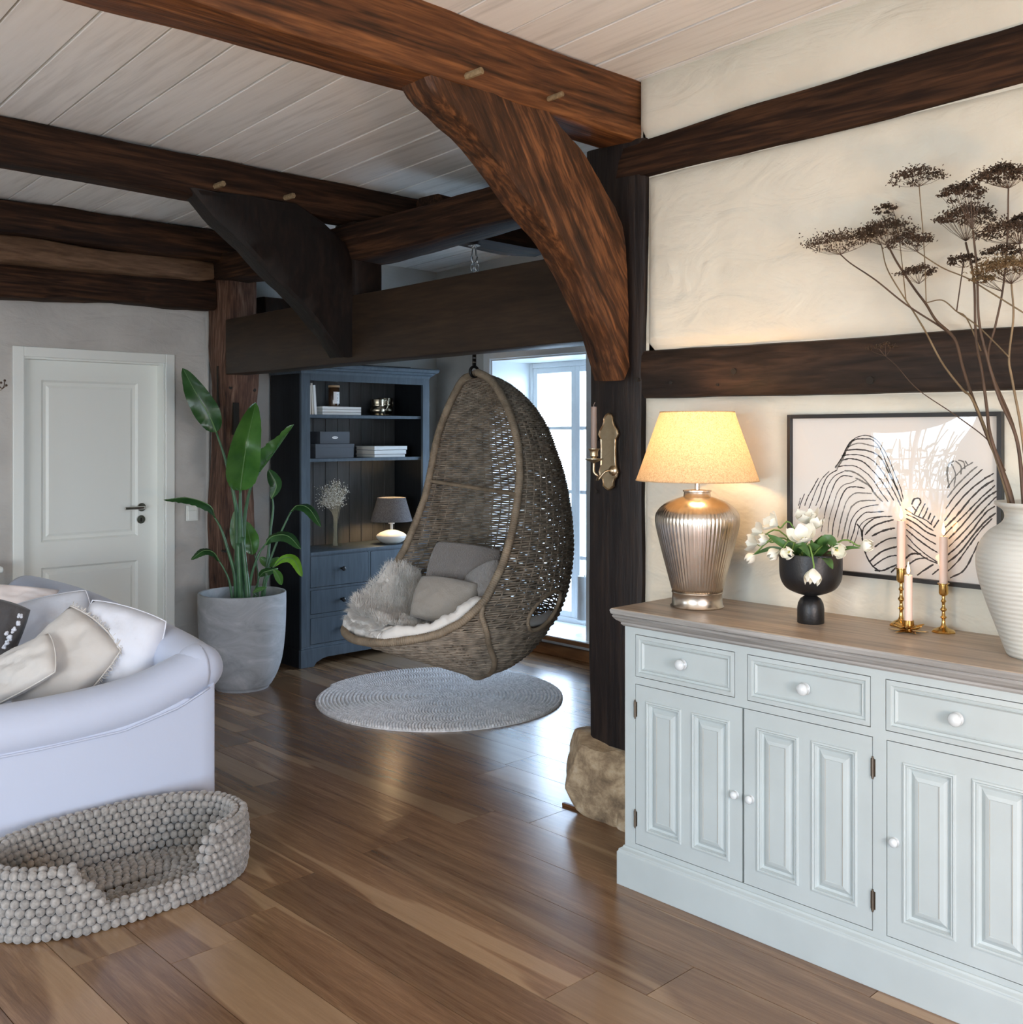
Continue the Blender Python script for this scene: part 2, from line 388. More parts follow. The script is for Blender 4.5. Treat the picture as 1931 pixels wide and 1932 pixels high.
# right wall: plaster panels between the timbers
def plaster_panel(name, mat, parent, X, ys, ylo, yhi, zlo, zhi, axis='x', sgn=-1, res=0.03, lip=0.012, wav=0.006):
    """panel facing -axis; zlo/zhi: tables along y giving bottom and top"""
    n = max(4, int((yhi-ylo)/res)); h = interp(zhi, yhi)-interp(zlo, ylo); m = max(4, int(abs(h)/res))
    def fn(u, v):
        y = lerp(ylo, yhi, u); a = interp(zlo, y); b = interp(zhi, y); z = lerp(a, b, v)
        d = min((y-ylo), (yhi-y), (z-a), (b-z))
        p = Vector((y, z, X))
        z += noise.noise(Vector((y*3, 1.7*round(v), X)))*wav*(1 if v in (0, 1) else 0)
        off = lip*(1-math.exp(-max(d, 0)/0.018))+noise.noise(p*1.6)*0.006+noise.noise(p*6)*0.0022
        if v in (0, 1) or u in (0, 1): off = -0.02
        return (X+sgn*off, y, z) if axis == 'x' else (y, X+sgn*off, z)
    return MB().grid(fn, n, m).build(name, mat, parent, smooth=True)
wr = MB().box(3.11, WY0-0.2, 0, 3.30, 2.53, 3.05).build('wall_right', M['plaster_cream']); tag(wr, 'cream plastered timber framed wall behind the white sideboard', 'wall', kind='structure')
plaster_panel('plaster_panel', M['plaster_cream'], wr, 3.09, None, -2.3, 2.515, [(-2.3, 0.0), (2.5, 0.0)], [(-2.3, 1.625), (1.13, 1.625), (2.5, 1.637)])
plaster_panel('plaster_panel', M['plaster_cream'], wr, 3.09, None, -2.3, 2.50, [(-2.3, 1.80), (1.13, 1.81), (2.5, 1.818)], [(-2.3, 2.58), (1.13, 2.497), (2.5, 2.478)])
plaster_panel('plaster_panel', M['plaster_cream'], wr, 3.09, None, -2.3, 2.54, [(-2.3, 2.77), (1.13, 2.672), (2.5, 2.622)], [(-2.3, 3.0), (1.7, 2.89), (2.54, 2.866)])
bm_mid = timber('wall_beam', [(-2.35, 3.093,3.25, 1.79,1.62+0.0), (1.13, 3.093,3.25,1.624,1.811), (2.54, 3.093,3.25,1.636,1.820)][1:], M['oak_rail'], None, 'y', 0.003, label='dark middle rail set in the cream wall above the framed picture', seed=3)
timber('wall_beam', [(-2.35, 3.093,3.25,1.622,1.80), (1.13, 3.093,3.25,1.624,1.811)], M['oak_rail'], bm_mid, 'y', 0.003, seed=3)
for (px, py, r) in ((1386, 701, 0.011), (1643, 718, 0.013), (1267, 722, 0.006), (1355,726,0.005)):
    p = onx(px, py, 3.09); 
    MB().tube([(3.084, p.y, p.z), (3.10, p.y, p.z)], r, 10).build('peg_hole', M['dark_void'], bm_mid)

plate = timber('wall_plate', [(-2.4, 3.08,3.27, 2.60,2.80), (1.13, 3.085,3.27,2.50,2.675), (2.5, 3.085,3.29,2.475,2.622), (3.1,3.09,3.30,2.443,2.61), (4.35,3.09,3.30,2.39,2.592), (5.3,3.10,3.32,2.42,2.60), (5.85,3.10,3.32,2.45,2.615), (6.02,3.12,3.32,2.465,2.60)],
      M['oak_dark_y'], None, 'y', 0.006, label='long weathered top plate running from the far corner over the cream wall', seed=1)

b1 = timber('ceiling_beam', [(-2.7, 2.54,2.75,2.62,2.865), (1.0, 2.54,2.75,2.622,2.862), (3.12, 2.54,2.745,2.632,2.858)], M['oak_warm_x'], None, 'x', 0.007, label='nearest and thickest ceiling beam, warm brown, with two pegs', seed=2)
b2 = timber('ceiling_beam', [(-2.7, 4.46,4.64,2.60,2.795), (1.0, 4.46,4.64,2.605,2.795), (3.0, 4.47,4.64,2.605,2.797), (4.1, 4.47,4.64,2.60,2.795)], M['oak_dark_x'], None, 'x', 0.007, label='second ceiling beam, almost black, above the far curved brace', seed=5)
b3 = timber('ceiling_beam', [(-2.7, 5.83,6.05,2.565,2.755), (3.6, 5.83,6.05,2.565,2.75)], M['oak_dark_x'], None, 'x', 0.010, label='third ceiling beam lying on top of the logs over the door', seed=8)
timber('wall_log', [(-2.7, 5.91,6.16,2.39,2.57), (1.5, 5.91,6.16,2.40,2.575), (3.0, 5.91,6.16,2.455,2.575), (3.11, 5.93,6.16,2.47,2.57)], M['oak_pale_x'], None, 'x', 0.014, label='paler brown log between the dark beams above the door', seed=11)
timber('wall_log', [(-2.7, 5.97,6.22,2.23,2.41), (1.5, 5.97,6.22,2.235,2.41), (3.14, 5.97,6.22,2.30,2.47)], M['oak_dark_x'], None, 'x', 0.014, label='lowest dark log resting on the grey wall above the door', seed=13)
def peg(px, py, beam, y0, ln, r, dirx=0.25, dz=0.06):
    p = ony(px, py, y0)
    MB().tube([p+Vector((0,0.06,0)), p+Vector((dirx*ln, -ln, dz*ln))], r, 6).build('peg', M['peg'], beam, bevel=0.002)
peg(876, 146, b1, 2.54, 0.055, 0.012, 0.55, 0.3); peg(1036, 188, b1, 2.54, 0.055, 0.010, 0.25, 0.2)
peg(406, 352, b2, 4.46, 0.06, 0.014, 0.2, 0.1); peg(538, 374, b2, 4.46, 0.06, 0.014, 0.2, 0.1)

p1 = timber('timber_post', [(0.28, 3.085,3.30,2.525,2.80), (1.2, 3.085,3.30,2.52,2.795), (2.63, 3.085,3.30,2.50,2.81)], M['post_nook'], None, 'z', 0.006, label='black timber post carrying the wall sconce beside the sideboard', seed=21)
for (px, py, r) in ((1127, 827, 0.01), (1126, 927, 0.008), (1203, 716, 0.008)):
    p = onx(px, py, 3.08); MB().tube([(3.074, p.y, p.z), (3.10, p.y, p.z)], r, 8).build('peg_hole', M['dark_void'], p1)
timber('timber_post', [(2.15, 3.11,3.28,4.42,4.63), (2.60, 3.11,3.28,4.42,4.63)], M['oak_black'], None, 'z', 0.004, label='short black post between the lintel and the top plate', seed=23)
p3 = timber('timber_post', [(0.0, 3.15,3.40,5.87,6.12), (0.7, 3.155,3.38,5.86,6.10), (1.8, 3.15,3.37,5.85,6.10), (2.47, 3.15,3.36,5.85,6.10)], M['oak_rust_z'], None, 'z', 0.015, label='weathered reddish brown post behind the large potted plant', seed=27)
for (px, py, r) in ((434, 731, 0.013), (479, 736, 0.012), (471, 919, 0.012), (424,1040,0.008)):
    p = ony(px, py, 5.85); MB().tube([(p.x, 5.84, p.z), (p.x, 5.88, p.z)], r, 8).build('peg_hole', M['dark_void'], p3)
q = ony(444, 790, 5.85); MB().box(q.x-0.018, 5.838, q.z-0.10, q.x+0.02, 5.87, q.z+0.10).build('mortise', M['dark_void'], p3)
q = onx(413, 730, 3.15); MB().box(3.14, q.y-0.01, q.z-0.13, 3.17, q.y+0.01, q.z+0.13).build('mortise', M['dark_void'], p3)

# lintel over the opening
def lintel():
    rs = []
    for i in range(60):
        t = i/59; y = lerp(2.79, 5.81, t); x0 = lerp(3.088, 3.125, t); b = 1.872+0.004*math.sin(t*5); h = lerp(2.237, 2.205, t)
        ring = []
        for cu, cv in section(0.15, h-b, 0.05):
            d = noise.noise(Vector((cu*8, y*2, cv*8)))*0.004
            ring.append((x0+0.075+cu+d, y, (b+h)/2+cv+d))
        rs.append(ring)
    o = MB().rings(rs).build('lintel', M['oak_lintel'], smooth=True, angle=35)
    return tag(o, 'wide smooth dark brown lintel board across the opening to the nook', 'beam', kind='structure')
lt = lintel()
MB().box(3.16, 5.78, 1.90, 3.25, 5.90, 2.18).build('tenon', M['oak_lintel'], lt)

def brace(name, inner, outer, y0, y1, mat, label, parent=None, seed=0):
    a = bez([(p[0], 0, p[1]) for p in inner], 34); b = bez([(p[0], 0, p[1]) for p in outer], 34); rs = []
    for i in range(35):
        A, B = a[i], b[i]; ring = []
        for (s, yy) in ((0.0,0.1),(0.0,0.5),(0.0,0.9),(0.04,1.0),(0.25,1.0),(0.5,1.0),(0.75,1.0),(0.96,1.0),(1.0,0.9),(1.0,0.5),(1.0,0.1),(0.96,0.0),(0.75,0.0),(0.5,0.0),(0.25,0.0),(0.04,0.0)):
            p = A.lerp(B, s); q = Vector((p.x, lerp(y0, y1, yy), p.z))
            d = noise.noise_vector(q*5+Vector((seed,0,0)))*0.010+noise.noise_vector(q*17)*0.004
            ring.append(q+d)
        rs.append(ring)
    o = MB().rings(rs).build(name, mat, parent, smooth=True, angle=40)
    return tag(o, label, 'beam', kind='structure')
def xz(pts, Y): return [(p.x, p.z) for p in (ony(a, b, Y) for a, b in pts)]
br1 = brace('curved_brace', [(2.06,2.64)]+xz([(822,180),(905,262),(968,335),(1015,400),(1057,455),(1100,522),(1132,598),(1156,655),(1176,716)], 2.56),
      [(2.62,2.66)]+xz([(1063,240),(1095,278),(1133,338),(1172,408),(1184,459),(1186,540),(1187,637),(1190,690)], 2.56), 2.555, 2.70, M['oak_brace'], 'large curved oak brace under the nearest beam, streaked orange and brown')
br2 = brace('curved_brace', [(2.22,2.63),(2.26,2.594),(2.452,2.426),(2.74,2.203),(2.93,2.04),(3.05,1.90)],
      [(2.80,2.64),(2.89,2.60),(3.0,2.53),(3.10,2.42),(3.14,2.216),(3.12,1.905)], 4.45, 4.58, M['oak_near_black'], 'black curved brace under the second beam, ending on the lintel')
for t in ((404,400,0.010,0.05),(492,460,0.010,0.045),(566,530,0.012,0.03),(618,592,0.012,0.035)):
    pass

# short dark timbers inside the nook ceiling
jo = timber('nook_joist', [(3.30, 3.95,4.17,2.50,2.70), (3.9, 3.95,4.17,2.485,2.68), (4.12, 3.98,4.14,2.50,2.66)], M['oak_dark_x'], None, 'x', 0.008, label='short dark round-ended joist from which the egg chair hangs', seed=31)
sb_ = timber('beam_stub', [(3.50, 5.98,6.20,2.27,2.40), (3.72, 5.98,6.20,2.27,2.40)], M['oak_black'], None, 'x', 0.004, label='short black beam end in the nook corner above the lintel', seed=33)

# door wall and nook back wall
dX0, dX1, dZ1 = 2.07, 2.915, 1.945
wl = MB(); wl.box(WX0, 6.2, 0, dX0, 6.34, 2.35).box(dX1, 6.2, 0, 3.36, 6.34, 2.35).box(dX0, 6.2, dZ1, dX1, 6.34, 2.35).box(WX0,6.25,2.3,3.4,6.34,2.8)
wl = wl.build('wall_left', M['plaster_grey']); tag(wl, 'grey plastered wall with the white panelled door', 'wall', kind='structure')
MB().tube(bez([(3.205+noise.noise(Vector((0,0,z*3.0)))*0.008, 6.197, z) for z in [0.02+0.12*k for k in range(20)]], 80), 0.013, 8).build('plaster_edge', M['plaster_grey'], wl, smooth=True)
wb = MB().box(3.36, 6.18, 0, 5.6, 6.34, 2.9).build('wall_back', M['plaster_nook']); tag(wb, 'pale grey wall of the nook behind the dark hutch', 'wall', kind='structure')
# window wall of the nook (X = 5.1, 0.4 thick)
wy0, wy1, wz0, wz1 = 4.62, 5.56, 0.14, 2.045
ww = MB(); ww.box(5.1, 2.60, 0, 5.6, wy0, 2.95).box(5.1, wy1, 0, 5.6, 6.25, 2.95).box(5.1, wy0, 0, 5.6, wy1, wz0-0.03).box(5.1, wy0, wz1, 5.6, wy1, 2.95)
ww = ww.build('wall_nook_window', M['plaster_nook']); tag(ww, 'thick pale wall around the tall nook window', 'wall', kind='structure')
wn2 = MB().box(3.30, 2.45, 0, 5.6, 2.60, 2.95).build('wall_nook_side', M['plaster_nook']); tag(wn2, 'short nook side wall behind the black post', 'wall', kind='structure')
win = thing('window_1', 'tall white casement window with small panes and deep reveal', 'window', (5.1, 5.09, 0), kind='structure')
f = MB(); f.box(5.085, wy1, wz0-0.0, 5.10, wy1+0.07, wz1+0.07).box(5.085, wy0-0.07, wz0, 5.10, wy0, wz1+0.07).box(5.085, wy0, wz1, 5.10, wy1, wz1+0.07)
f.build('casing', M['window_paint'], win, bevel=0.004)
f = MB(); f.box(5.10, wy1-0.012, wz0, 5.52, wy1, wz1).box(5.10, wy0, wz0, 5.52, wy0+0.012, wz1).box(5.10, wy0+0.012, wz1-0.012, 5.52, wy1-0.012, wz1); f.build('reveal', M['window_paint'], win)
f = MB(); f.box(5.48, wy1-0.04, wz0, 5.56, wy1-0.012, wz1-0.012).box(5.48, wy0+0.012, wz0, 5.56, wy0+0.04, wz1-0.012).box(5.48, wy0+0.04, wz1-0.05, 5.56, wy1-0.04, wz1-0.012).box(5.48, wy0+0.04, wz0, 5.56, wy1-0.04, wz0+0.04)
f.build('window_frame', M['window_paint'], win, bevel=0.004)
def sash(y0, y1):
    z0, z1 = wz0+0.04, wz1-0.05
    s = MB(); e = 0.042
    s.box(5.49, y0, z0, 5.54, y0+e, z1).box(5.49, y1-e, z0, 5.54, y1, z1).box(5.49, y0+e, z0, 5.54, y1-e, z0+e).box(5.49, y0+e, z1-e, 5.54, y1-e, z1)
    so = s.build('sash', M['window_paint'], win, bevel=0.004)
    for z in (1.547, 1.087, 0.616): MB().box(5.495, y0+e, z-0.012, 5.535, y1-e, z+0.012).build('glazing_bar', M['window_paint'], so)
    zs = [z0+e, 0.616, 1.087, 1.547, z1-e]
    for a, b in zip(zs, zs[1:]): MB().box(5.513, y0+e, a, 5.517, y1-e, b).build('pane', M['window_glass'], so)
sash(5.09, wy1-0.04); sash(wy0+0.04, 5.09)
MB().box(5.03, wy0-0.09, wz0-0.032, 5.50, wy1+0.09, wz0-0.004).build('sill_board', M['skirting_oak'], win, bevel=0.004)
MB().box(5.034, wy0-0.08, wz0-0.004, 5.50, wy1+0.08, wz0+0.002).build('sill_top', M['window_paint'], win)
bb = MB().box(5.075, 2.6, 0, 5.1, 6.18, 0.075).build('baseboard_nook', M['skirting_oak'], bevel=0.006); tag(bb, 'low oak skirting board below the nook window', 'baseboard', kind='structure')
bb = MB().box(3.42, 6.155, 0, 5.075, 6.18, 0.075).build('baseboard_back', M['skirting_oak'], bevel=0.006); tag(bb, 'oak skirting board behind the hutch', 'baseboard', kind='structure')
# outside ground
m_, nt_, b_ = newmat('outside_lawn'); b_.inputs['Roughness'].default_value = 1
n_ = N(nt_, 'ShaderNodeTexNoise', Scale=3.0, Detail=6.0); L(nt_, coords(nt_), n_.inputs['Vector']); r_ = ramp(nt_, [(0.35, (0.42,0.42,0.38)), (0.65, (0.60,0.58,0.52))], n_.outputs['Fac']); L(nt_, r_.outputs[0], b_.inputs['Base Color'])
for (x0, y0, x1, y1) in ((-30,-30,-2.75,30), (5.65,-30,30,30), (-2.75,-30,5.65,-2.55)):
    pass
g = MB().box(-30, -30, -0.6, 30, 30, -0.3).build('ground_outside', M['outside_lawn']); tag(g, 'winter garden ground outside the windows', 'ground', kind='structure')
plain('shrub_brown', (0.22,0.17,0.09), 0.9, var=0.4, vscale=3)
sh = MB(); rr = random.Random(3)
for i in range(2600):
    c = Vector((rr.uniform(-8.5,-6.0), rr.uniform(1.0, 12.0), 0)); h = 1.5+0.7*noise.noise(Vector((c.y*0.6, 1, 0))); c.z = -0.3+rr.random()**0.8*h*1.4
    a, b_ = (Vector((rr.uniform(-1,1), rr.uniform(-1,1), rr.uniform(-1,1))).normalized() for _ in (0, 1)); s = rr.uniform(0.05,0.13)
    sh.add([c-a*s, c+b_*s*0.5, c+a*s, c-b_*s*0.5], [(0,1,2,3)])
for i in range(260):
    c = Vector((rr.uniform(-8,-6), rr.uniform(1,12), -0.3)); sh.tube([c, c+Vector((rr.uniform(-.5,.5), rr.uniform(-.6,.6), rr.uniform(1.0,2.6)))], 0.012, 4, caps=False)
sh = sh.build('shrubbery', M['shrub_brown'], fix=False); tag(sh, 'brown winter shrubs outside the window mirrored in the picture glass', 'shrubs', kind='stuff')
# the walls behind the camera, with their windows
wB = MB(); wB.box(WX0-0.2, WY0-0.2, 0, -1.5, WY0, 3.1).box(1.5, WY0-0.2, 0, 3.3, WY0, 3.1).box(-1.5, WY0-0.2, 2.3, 1.5, WY0, 3.1).box(-1.5, WY0-0.2, 0, 1.5, WY0, 0.1)
wB = wB.build('wall_front', M['plaster_cream']); tag(wB, 'cream wall with a wide garden window opposite the sofa arm', 'wall', kind='structure')
wC = MB(); X0, X1 = WX0-0.2, WX0
for (a, b, c, d) in ((WY0, -0.8, 0, 3.1), (-0.8, 1.4, 0, 0.25), (-0.8, 1.4, 2.15, 3.1), (1.4, 3.5, 0, 3.1), (3.5, 4.6, 0, 0.62), (3.5, 4.6, 1.98, 3.1), (4.6, 6.34, 0, 3.1)):
    wC.box(X0, a, c, X1, b, d)
wC = wC.build('wall_far_left', M['plaster_cream']); tag(wC, 'cream wall with two garden windows facing the sideboard', 'wall', kind='structure')
def simple_window(name, label, axis, p, a0, a1, z0, z1, na, nz):
    w = thing(name, label, 'window', (0,0,0), kind='structure')
    s = MB(); e = 0.05
    def bx(a, b, c, d, th=0.03):
        if axis == 'x': s.box(p-th, a, c, p+th, b, d)
        else: s.box(a, p-th, c, b, p+th, d)
    bx(a0, a0+e, z0, z1); bx(a1-e, a1, z0, z1); bx(a0, a1, z0, z0+e); bx(a0, a1, z1-e, z1)
    for i in range(1, na):
        c = lerp(a0, a1, i/na); bx(c-0.02, c+0.02, z0, z1, 0.02)
    for i in range(1, nz):
        c = lerp(z0, z1, i/nz); bx(a0, a1, c-0.012, c+0.012, 0.02)
    s.build('window_frame', M['window_paint'], w)
simple_window('window_2', 'garden window mirrored in the picture glass', 'x', WX0-0.08, 3.5, 4.6, 0.62, 1.98, 2, 3)
simple_window('window_3', 'tall garden window opposite the sideboard', 'x', WX0-0.08, -0.8, 1.4, 0.25, 2.15, 2, 3)
simple_window('window_4', 'wide garden window behind the camera', 'y', WY0-0.08, -1.5, 1.5, 0.1, 2.3, 3, 3)

# door
door = thing('door_1', 'white two-panel interior door in the grey wall', 'door', (2.49, 6.2, 0), kind='structure')
f = MB(); f.box(2.01, 6.183, 0, 2.07, 6.20, 2.003).box(2.915, 6.183, 0, 2.975, 6.20, 2.003).box(2.07, 6.183, 1.945, 2.915, 6.20, 2.003)
f.build('casing', M['white_paint'], door, bevel=0.004)
f = MB(); f.box(2.065, 6.20, 0, 2.08, 6.335, 1.95).box(2.905, 6.20, 0, 2.92, 6.335, 1.95).box(2.08, 6.20, 1.935, 2.905, 6.335, 1.95); f.build('door_frame', M['white_paint'], door)
lf = MB(); ly = 6.285
def panel_frame(mb, x0, x1, z0, z1, y, holes):
    xs = sorted({x0, x1, *[h[0] for h in holes], *[h[1] for h in holes]}); zs = sorted({z0, z1, *[h[2] for h in holes], *[h[3] for h in holes]})
    for a, b in zip(xs, xs[1:]):
        for c, d in zip(zs, zs[1:]):
            if not any(h[0] <= a and b <= h[1] and h[2] <= c and d <= h[3] for h in holes): mb.box(a, y, c, b, y+0.04, d)
holes = [(2.20,2.78,0.87,1.82), (2.20,2.78,0.15,0.72)]
panel_frame(lf, 2.08, 2.905, 0.005, 1.935, ly, holes)
leaf_ = lf.build('door_leaf', M['white_paint'], door)
for h in holes:
    x0, x1, z0, z1 = h; q = MB()
    def rr(o, y): return [(x0+o, y, z0+o), (x1-o, y, z0+o), (x1-o, y, z1-o), (x0+o, y, z1-o)]
    q.rings([rr(0, ly), rr(0.012, ly+0.014), rr(0.03, ly+0.016), rr(0.045, ly+0.008)], False, False)
    b = len(q.v); q.v += rr(0.045, ly+0.008); q.f.append((b, b+1, b+2, b+3))
    q.build('panel', M['white_paint'], door)
plain('steel', (0.55,0.53,0.50), 0.22, 1.0); plain('steel_dull', (0.40,0.38,0.35), 0.4, 1.0)
hd = ony(268, 957, 6.27); lk = ony(267, 980, 6.27)
h = MB(); h.tube([(hd.x, 6.285, hd.z), (hd.x, 6.272, hd.z)], 0.026, 20); h.tube([(hd.x, 6.275, hd.z), (hd.x, 6.235, hd.z), (hd.x-0.012, 6.225, hd.z), (hd.x-0.125, 6.225, hd.z)], 0.010, 12)
h.build('door_handle', M['steel'], door, smooth=True, angle=50)
MB().tube([(lk.x, 6.285, lk.z), (lk.x, 6.273, lk.z)], 0.026, 20).build('keyhole_plate', M['steel'], door, smooth=True, angle=50)
MB().box(lk.x-0.004, 6.270, lk.z-0.012, lk.x+0.004, 6.274, lk.z+0.010).build('keyhole', M['dark_void'], door)

# ================================================================ SIDEBOARD
plain('side_paint', (0.42,0.475,0.475), 0.38, var=0.04, vscale=6)
plain('crackle', (0.45,0.42,0.36), 0.6)
wood('side_top', (0.27,0.225,0.185), (0.42,0.34,0.26), (0.54,0.44,0.345), (14,0.8,14), rough=0.38, bump=0.15)
wood('side_edge', (0.20,0.195,0.185), (0.29,0.285,0.27), (0.38,0.375,0.36), (20,0.8,20), rough=0.5, bump=0.2)
plain('porcelain', (0.56,0.60,0.61), 0.2, coat=0.2)
plain('brass_dark', (0.16,0.13,0.10), 0.35, 1.0)
SB = thing('sideboard', 'long white panelled sideboard with grey wooden top and porcelain knobs', 'sideboard', (2.87, 1.35, 0))
SX, SYL, SYR = 2.67, 2.249, 0.452
MB().box(SX+0.022, SYR, 0.10, 3.07, SYL, 0.87).build('carcass', M['side_paint'], SB, bevel=0.002)
def rect_rings(mb, levels, cap=True):
    rs = [[(SX+a, SYR-b, z), (3.078, SYR-b, z), (3.078, SYL+b, z), (SX+a, SYL+b, z)] for (z, o) in levels for a, b in [(-o, o)]]
    return mb.rings(rs, False, cap)
rect_rings(MB(), [(0.862,0.004),(0.868,0.010),(0.874,0.010),(0.882,0.022),(0.892,0.030),(0.896,0.031),(0.899,0.028),(0.903,0.034),(0.914,0.037),(0.919,0.034)]).build('edge_moulding', M['side_edge'], SB)
rect_rings(MB(), [(0.9188,0.034),(0.921,0.031)]).build('worktop', M['side_top'], SB)
rect_rings(MB(), [(0.0,0.020),(0.108,0.020),(0.113,0.016),(0.118,0.016),(0.124,0.006),(0.130,0.004)]).build('plinth', M['side_paint'], SB, bevel=0.0015)
cols = [(2.205,1.815),(1.772,1.376),(1.334,0.938),(0.896,0.500)]
drs = [(2.205,1.788),(1.784,1.370),(1.331,0.914),(0.910,0.496)]
g = 0.0022
fr = MB(); ys = sorted({SYR, SYL, 0.496, 1.370, 1.331, 2.205, *[c for a in cols for c in a]})
hs = [(b, a, 0.700, 0.840) for a, b in cols]+[(0.496, 1.370, 0.146, 0.676), (1.331-0.001+0.001, 2.205, 0.146, 0.676)]
hs[4] = (0.496, 1.331, 0.146, 0.676); hs[5] = (1.370, 2.205, 0.146, 0.676)
zs = [0.125, 0.146, 0.676, 0.700, 0.840, 0.866]
for a, b in zip(ys, ys[1:]):
    for c, d in zip(zs, zs[1:]):
        if not any(h[0]-1e-6 <= a and b <= h[1]+1e-6 and h[2] <= c and d <= h[3] for h in hs): fr.box(SX, a, c, SX+0.024, b, d)
fr.build('face_frame', M['side_paint'], SB)
bk = MB()
for h in hs: bk.box(SX+0.016, h[0]-0.002, h[2]-0.002, SX+0.0225, h[1]+0.002, h[3]+0.002)
bk.build('shadow_gap', M['crackle'], SB)
def yrect(y0, y1, z0, z1, o, d): return [(SX-d, y0+o, z0+o), (SX-d, y1-o, z0+o), (SX-d, y1-o, z1-o), (SX-d, y0+o, z1-o)]
def relief(y0, y1, z0, z1, prof, cap=True):
    mb = MB(); mb.rings([yrect(y0, y1, z0, z1, o, d) for o, d in prof], False, False)
    o, d = prof[-1]; b = len(mb.v); mb.v += yrect(y0, y1, z0, z1, o, d)
    if cap: mb.f.append((b, b+1, b+2, b+3))
    return mb
def knob_mb(p, r):
    prof = [(0.9,0.0),(1.0,0.1),(0.62,0.28),(0.58,0.5),(0.85,0.62),(1.0,0.85),(1.02,1.1),(0.85,1.4),(0.5,1.6),(0.12,1.68)]
    mb = MB().lathe([(r*a, r*z) for a, z in prof], 18)
    mb.xf(Matrix.Translation(p) @ Matrix.Rotation(-PI/2, 4, 'Y')); return mb
for i, (a, b) in enumerate(cols):
    y0, y1 = b+g, a-g; z0, z1 = 0.700+g, 0.840-g
    d = relief(y0, y1, z0, z1, [(0,-0.012),(0,0.0),(0.013,0.001),(0.015,-0.004),(0.021,-0.005),(0.024,-0.002),(0.027,-0.006),(0.030,-0.008)]).build('drawer', M['side_paint'], SB)
    knob_mb((SX-0.0+0.006, (y0+y1)/2+0.006, 0.769), 0.0175).build('knob', M['porcelain'], d, smooth=True, angle=60)
for i, (a, b) in enumerate(drs):
    y0, y1 = b+g, a-g; z0, z1 = 0.146+g, 0.676-g; w = y1-y0
    m0, mg = 0.043, 0.040; pw = (w-2*m0-mg)/2
    hl = [(y0+m0, y0+m0+pw, 0.196, 0.627), (y1-m0-pw, y1-m0, 0.196, 0.627)]
    mb = MB(); Y = sorted({y0, y1, *[h[0] for h in hl], *[h[1] for h in hl]}); Z = [z0, 0.196, 0.627, z1]
    for p, q in zip(Y, Y[1:]):
        for r, s in zip(Z, Z[1:]):
            if not any(h[0]-1e-6 <= p and q <= h[1]+1e-6 and h[2]-1e-6 <= r and s <= h[3]+1e-6 for h in hl): mb.box(SX, p, r, SX+0.018, q, s)
    dr = mb.build('door', M['side_paint'], SB)
    for h in hl:
        relief(*h, [(0,0.0),(0.002,0.0035),(0.006,0.0045),(0.009,0.001),(0.012,0.0025),(0.015,-0.006),(0.021,-0.0085),(0.0215,-0.0085),(0.033,-0.001),(0.043,0.0015),(0.0440,0.0005),(0.0445,-0.0005)]).build('raised_panel', M['side_paint'], dr)
        mb = MB(); e = 0.0441
        for (p, q) in ((h[0]+e, h[1]-e),):
            mb.box(SX-0.0014, p, h[2]+e, SX-0.0004, p+0.0008, h[3]-e).box(SX-0.0014, q-0.0008, h[2]+e, SX-0.0004, q, h[3]-e)
        mb.build('worn_edge', M['crackle'], dr)
    ky = y0+0.023 if i in (0, 3) else y1-0.023
    if i == 2: ky = y1-0.022
    if i == 3: ky = y1-0.022
    if i == 2: ky = y1-0.022
    knob_mb((SX+0.001, ky, 0.407), 0.0125).build('knob', M['porcelain'], dr, smooth=True, angle=60)
    hy = {0: y1+0.001, 1: y0-0.003, 2: y0-0.003, 3: y0-0.003}[i]
    for hz in (0.592, 0.230):
        hb = MB().tube([(SX-0.003, hy, hz-0.026), (SX-0.003, hy, hz+0.026)], 0.0042, 8)
        hb.tube([(SX-0.003, hy, hz-0.031), (SX-0.003, hy, hz-0.026)], 0.0025, 8).tube([(SX-0.003, hy, hz+0.026), (SX-0.003, hy, hz+0.031)], 0.0025, 8).box(SX-0.001, hy-0.007, hz-0.024, SX+0.001, hy+0.007, hz+0.024)
        hb.build('hinge', M['brass_dark'], dr, smooth=True, angle=50)
TOP = 0.921

# ---------------------------------------------------------------- big silver lamp
plain('silver', (0.66,0.58,0.49), 0.27, 1.0, bump=0.03, bscale=35, var=0.15, vscale=14)
def shade_mat(name, c1, c2, tr):
    m = bpy.data.materials.new(name); m.use_nodes = True; nt = m.node_tree; nt.nodes.clear(); MATS[name] = m
    o = nt.nodes.new('ShaderNodeOutputMaterial'); v = coords(nt, (1,1,1)); n = N(nt, 'ShaderNodeTexNoise', Scale=95.0, Detail=5.0, Distortion=3.0); L(nt, v, n.inputs['Vector'])
    r = ramp(nt, [(0.38, c1), (0.62, c2)], n.outputs['Fac'])
    d = N(nt, 'ShaderNodeBsdfDiffuse'); t = N(nt, 'ShaderNodeBsdfTranslucent'); mx = nt.nodes.new('ShaderNodeMixShader'); mx.inputs[0].default_value = tr
    L(nt, r.outputs[0], d.inputs[0]); L(nt, r.outputs[0], t.inputs[0]); L(nt, d.outputs[0], mx.inputs[1]); L(nt, t.outputs[0], mx.inputs[2]); L(nt, mx.outputs[0], o.inputs[0]); return m
shade_mat('linen_shade', (0.66,0.47,0.27), (0.90,0.70,0.44), 0.38)
shade_mat('grey_shade', (0.08,0.08,0.085), (0.16,0.16,0.17), 0.03)
glow('bulb_glow', (1.0,0.66,0.33), 22)
def cone_shade(mb, r0, z0, r1, z1, n=48):
    return mb.lathe([(r0, z0), (r1, z1)], n, caps=False)
LX, LY = 2.868, 2.10
lamp = thing('table_lamp', 'large ribbed silver table lamp with a lit beige linen shade', 'lamp', (LX, LY, TOP))
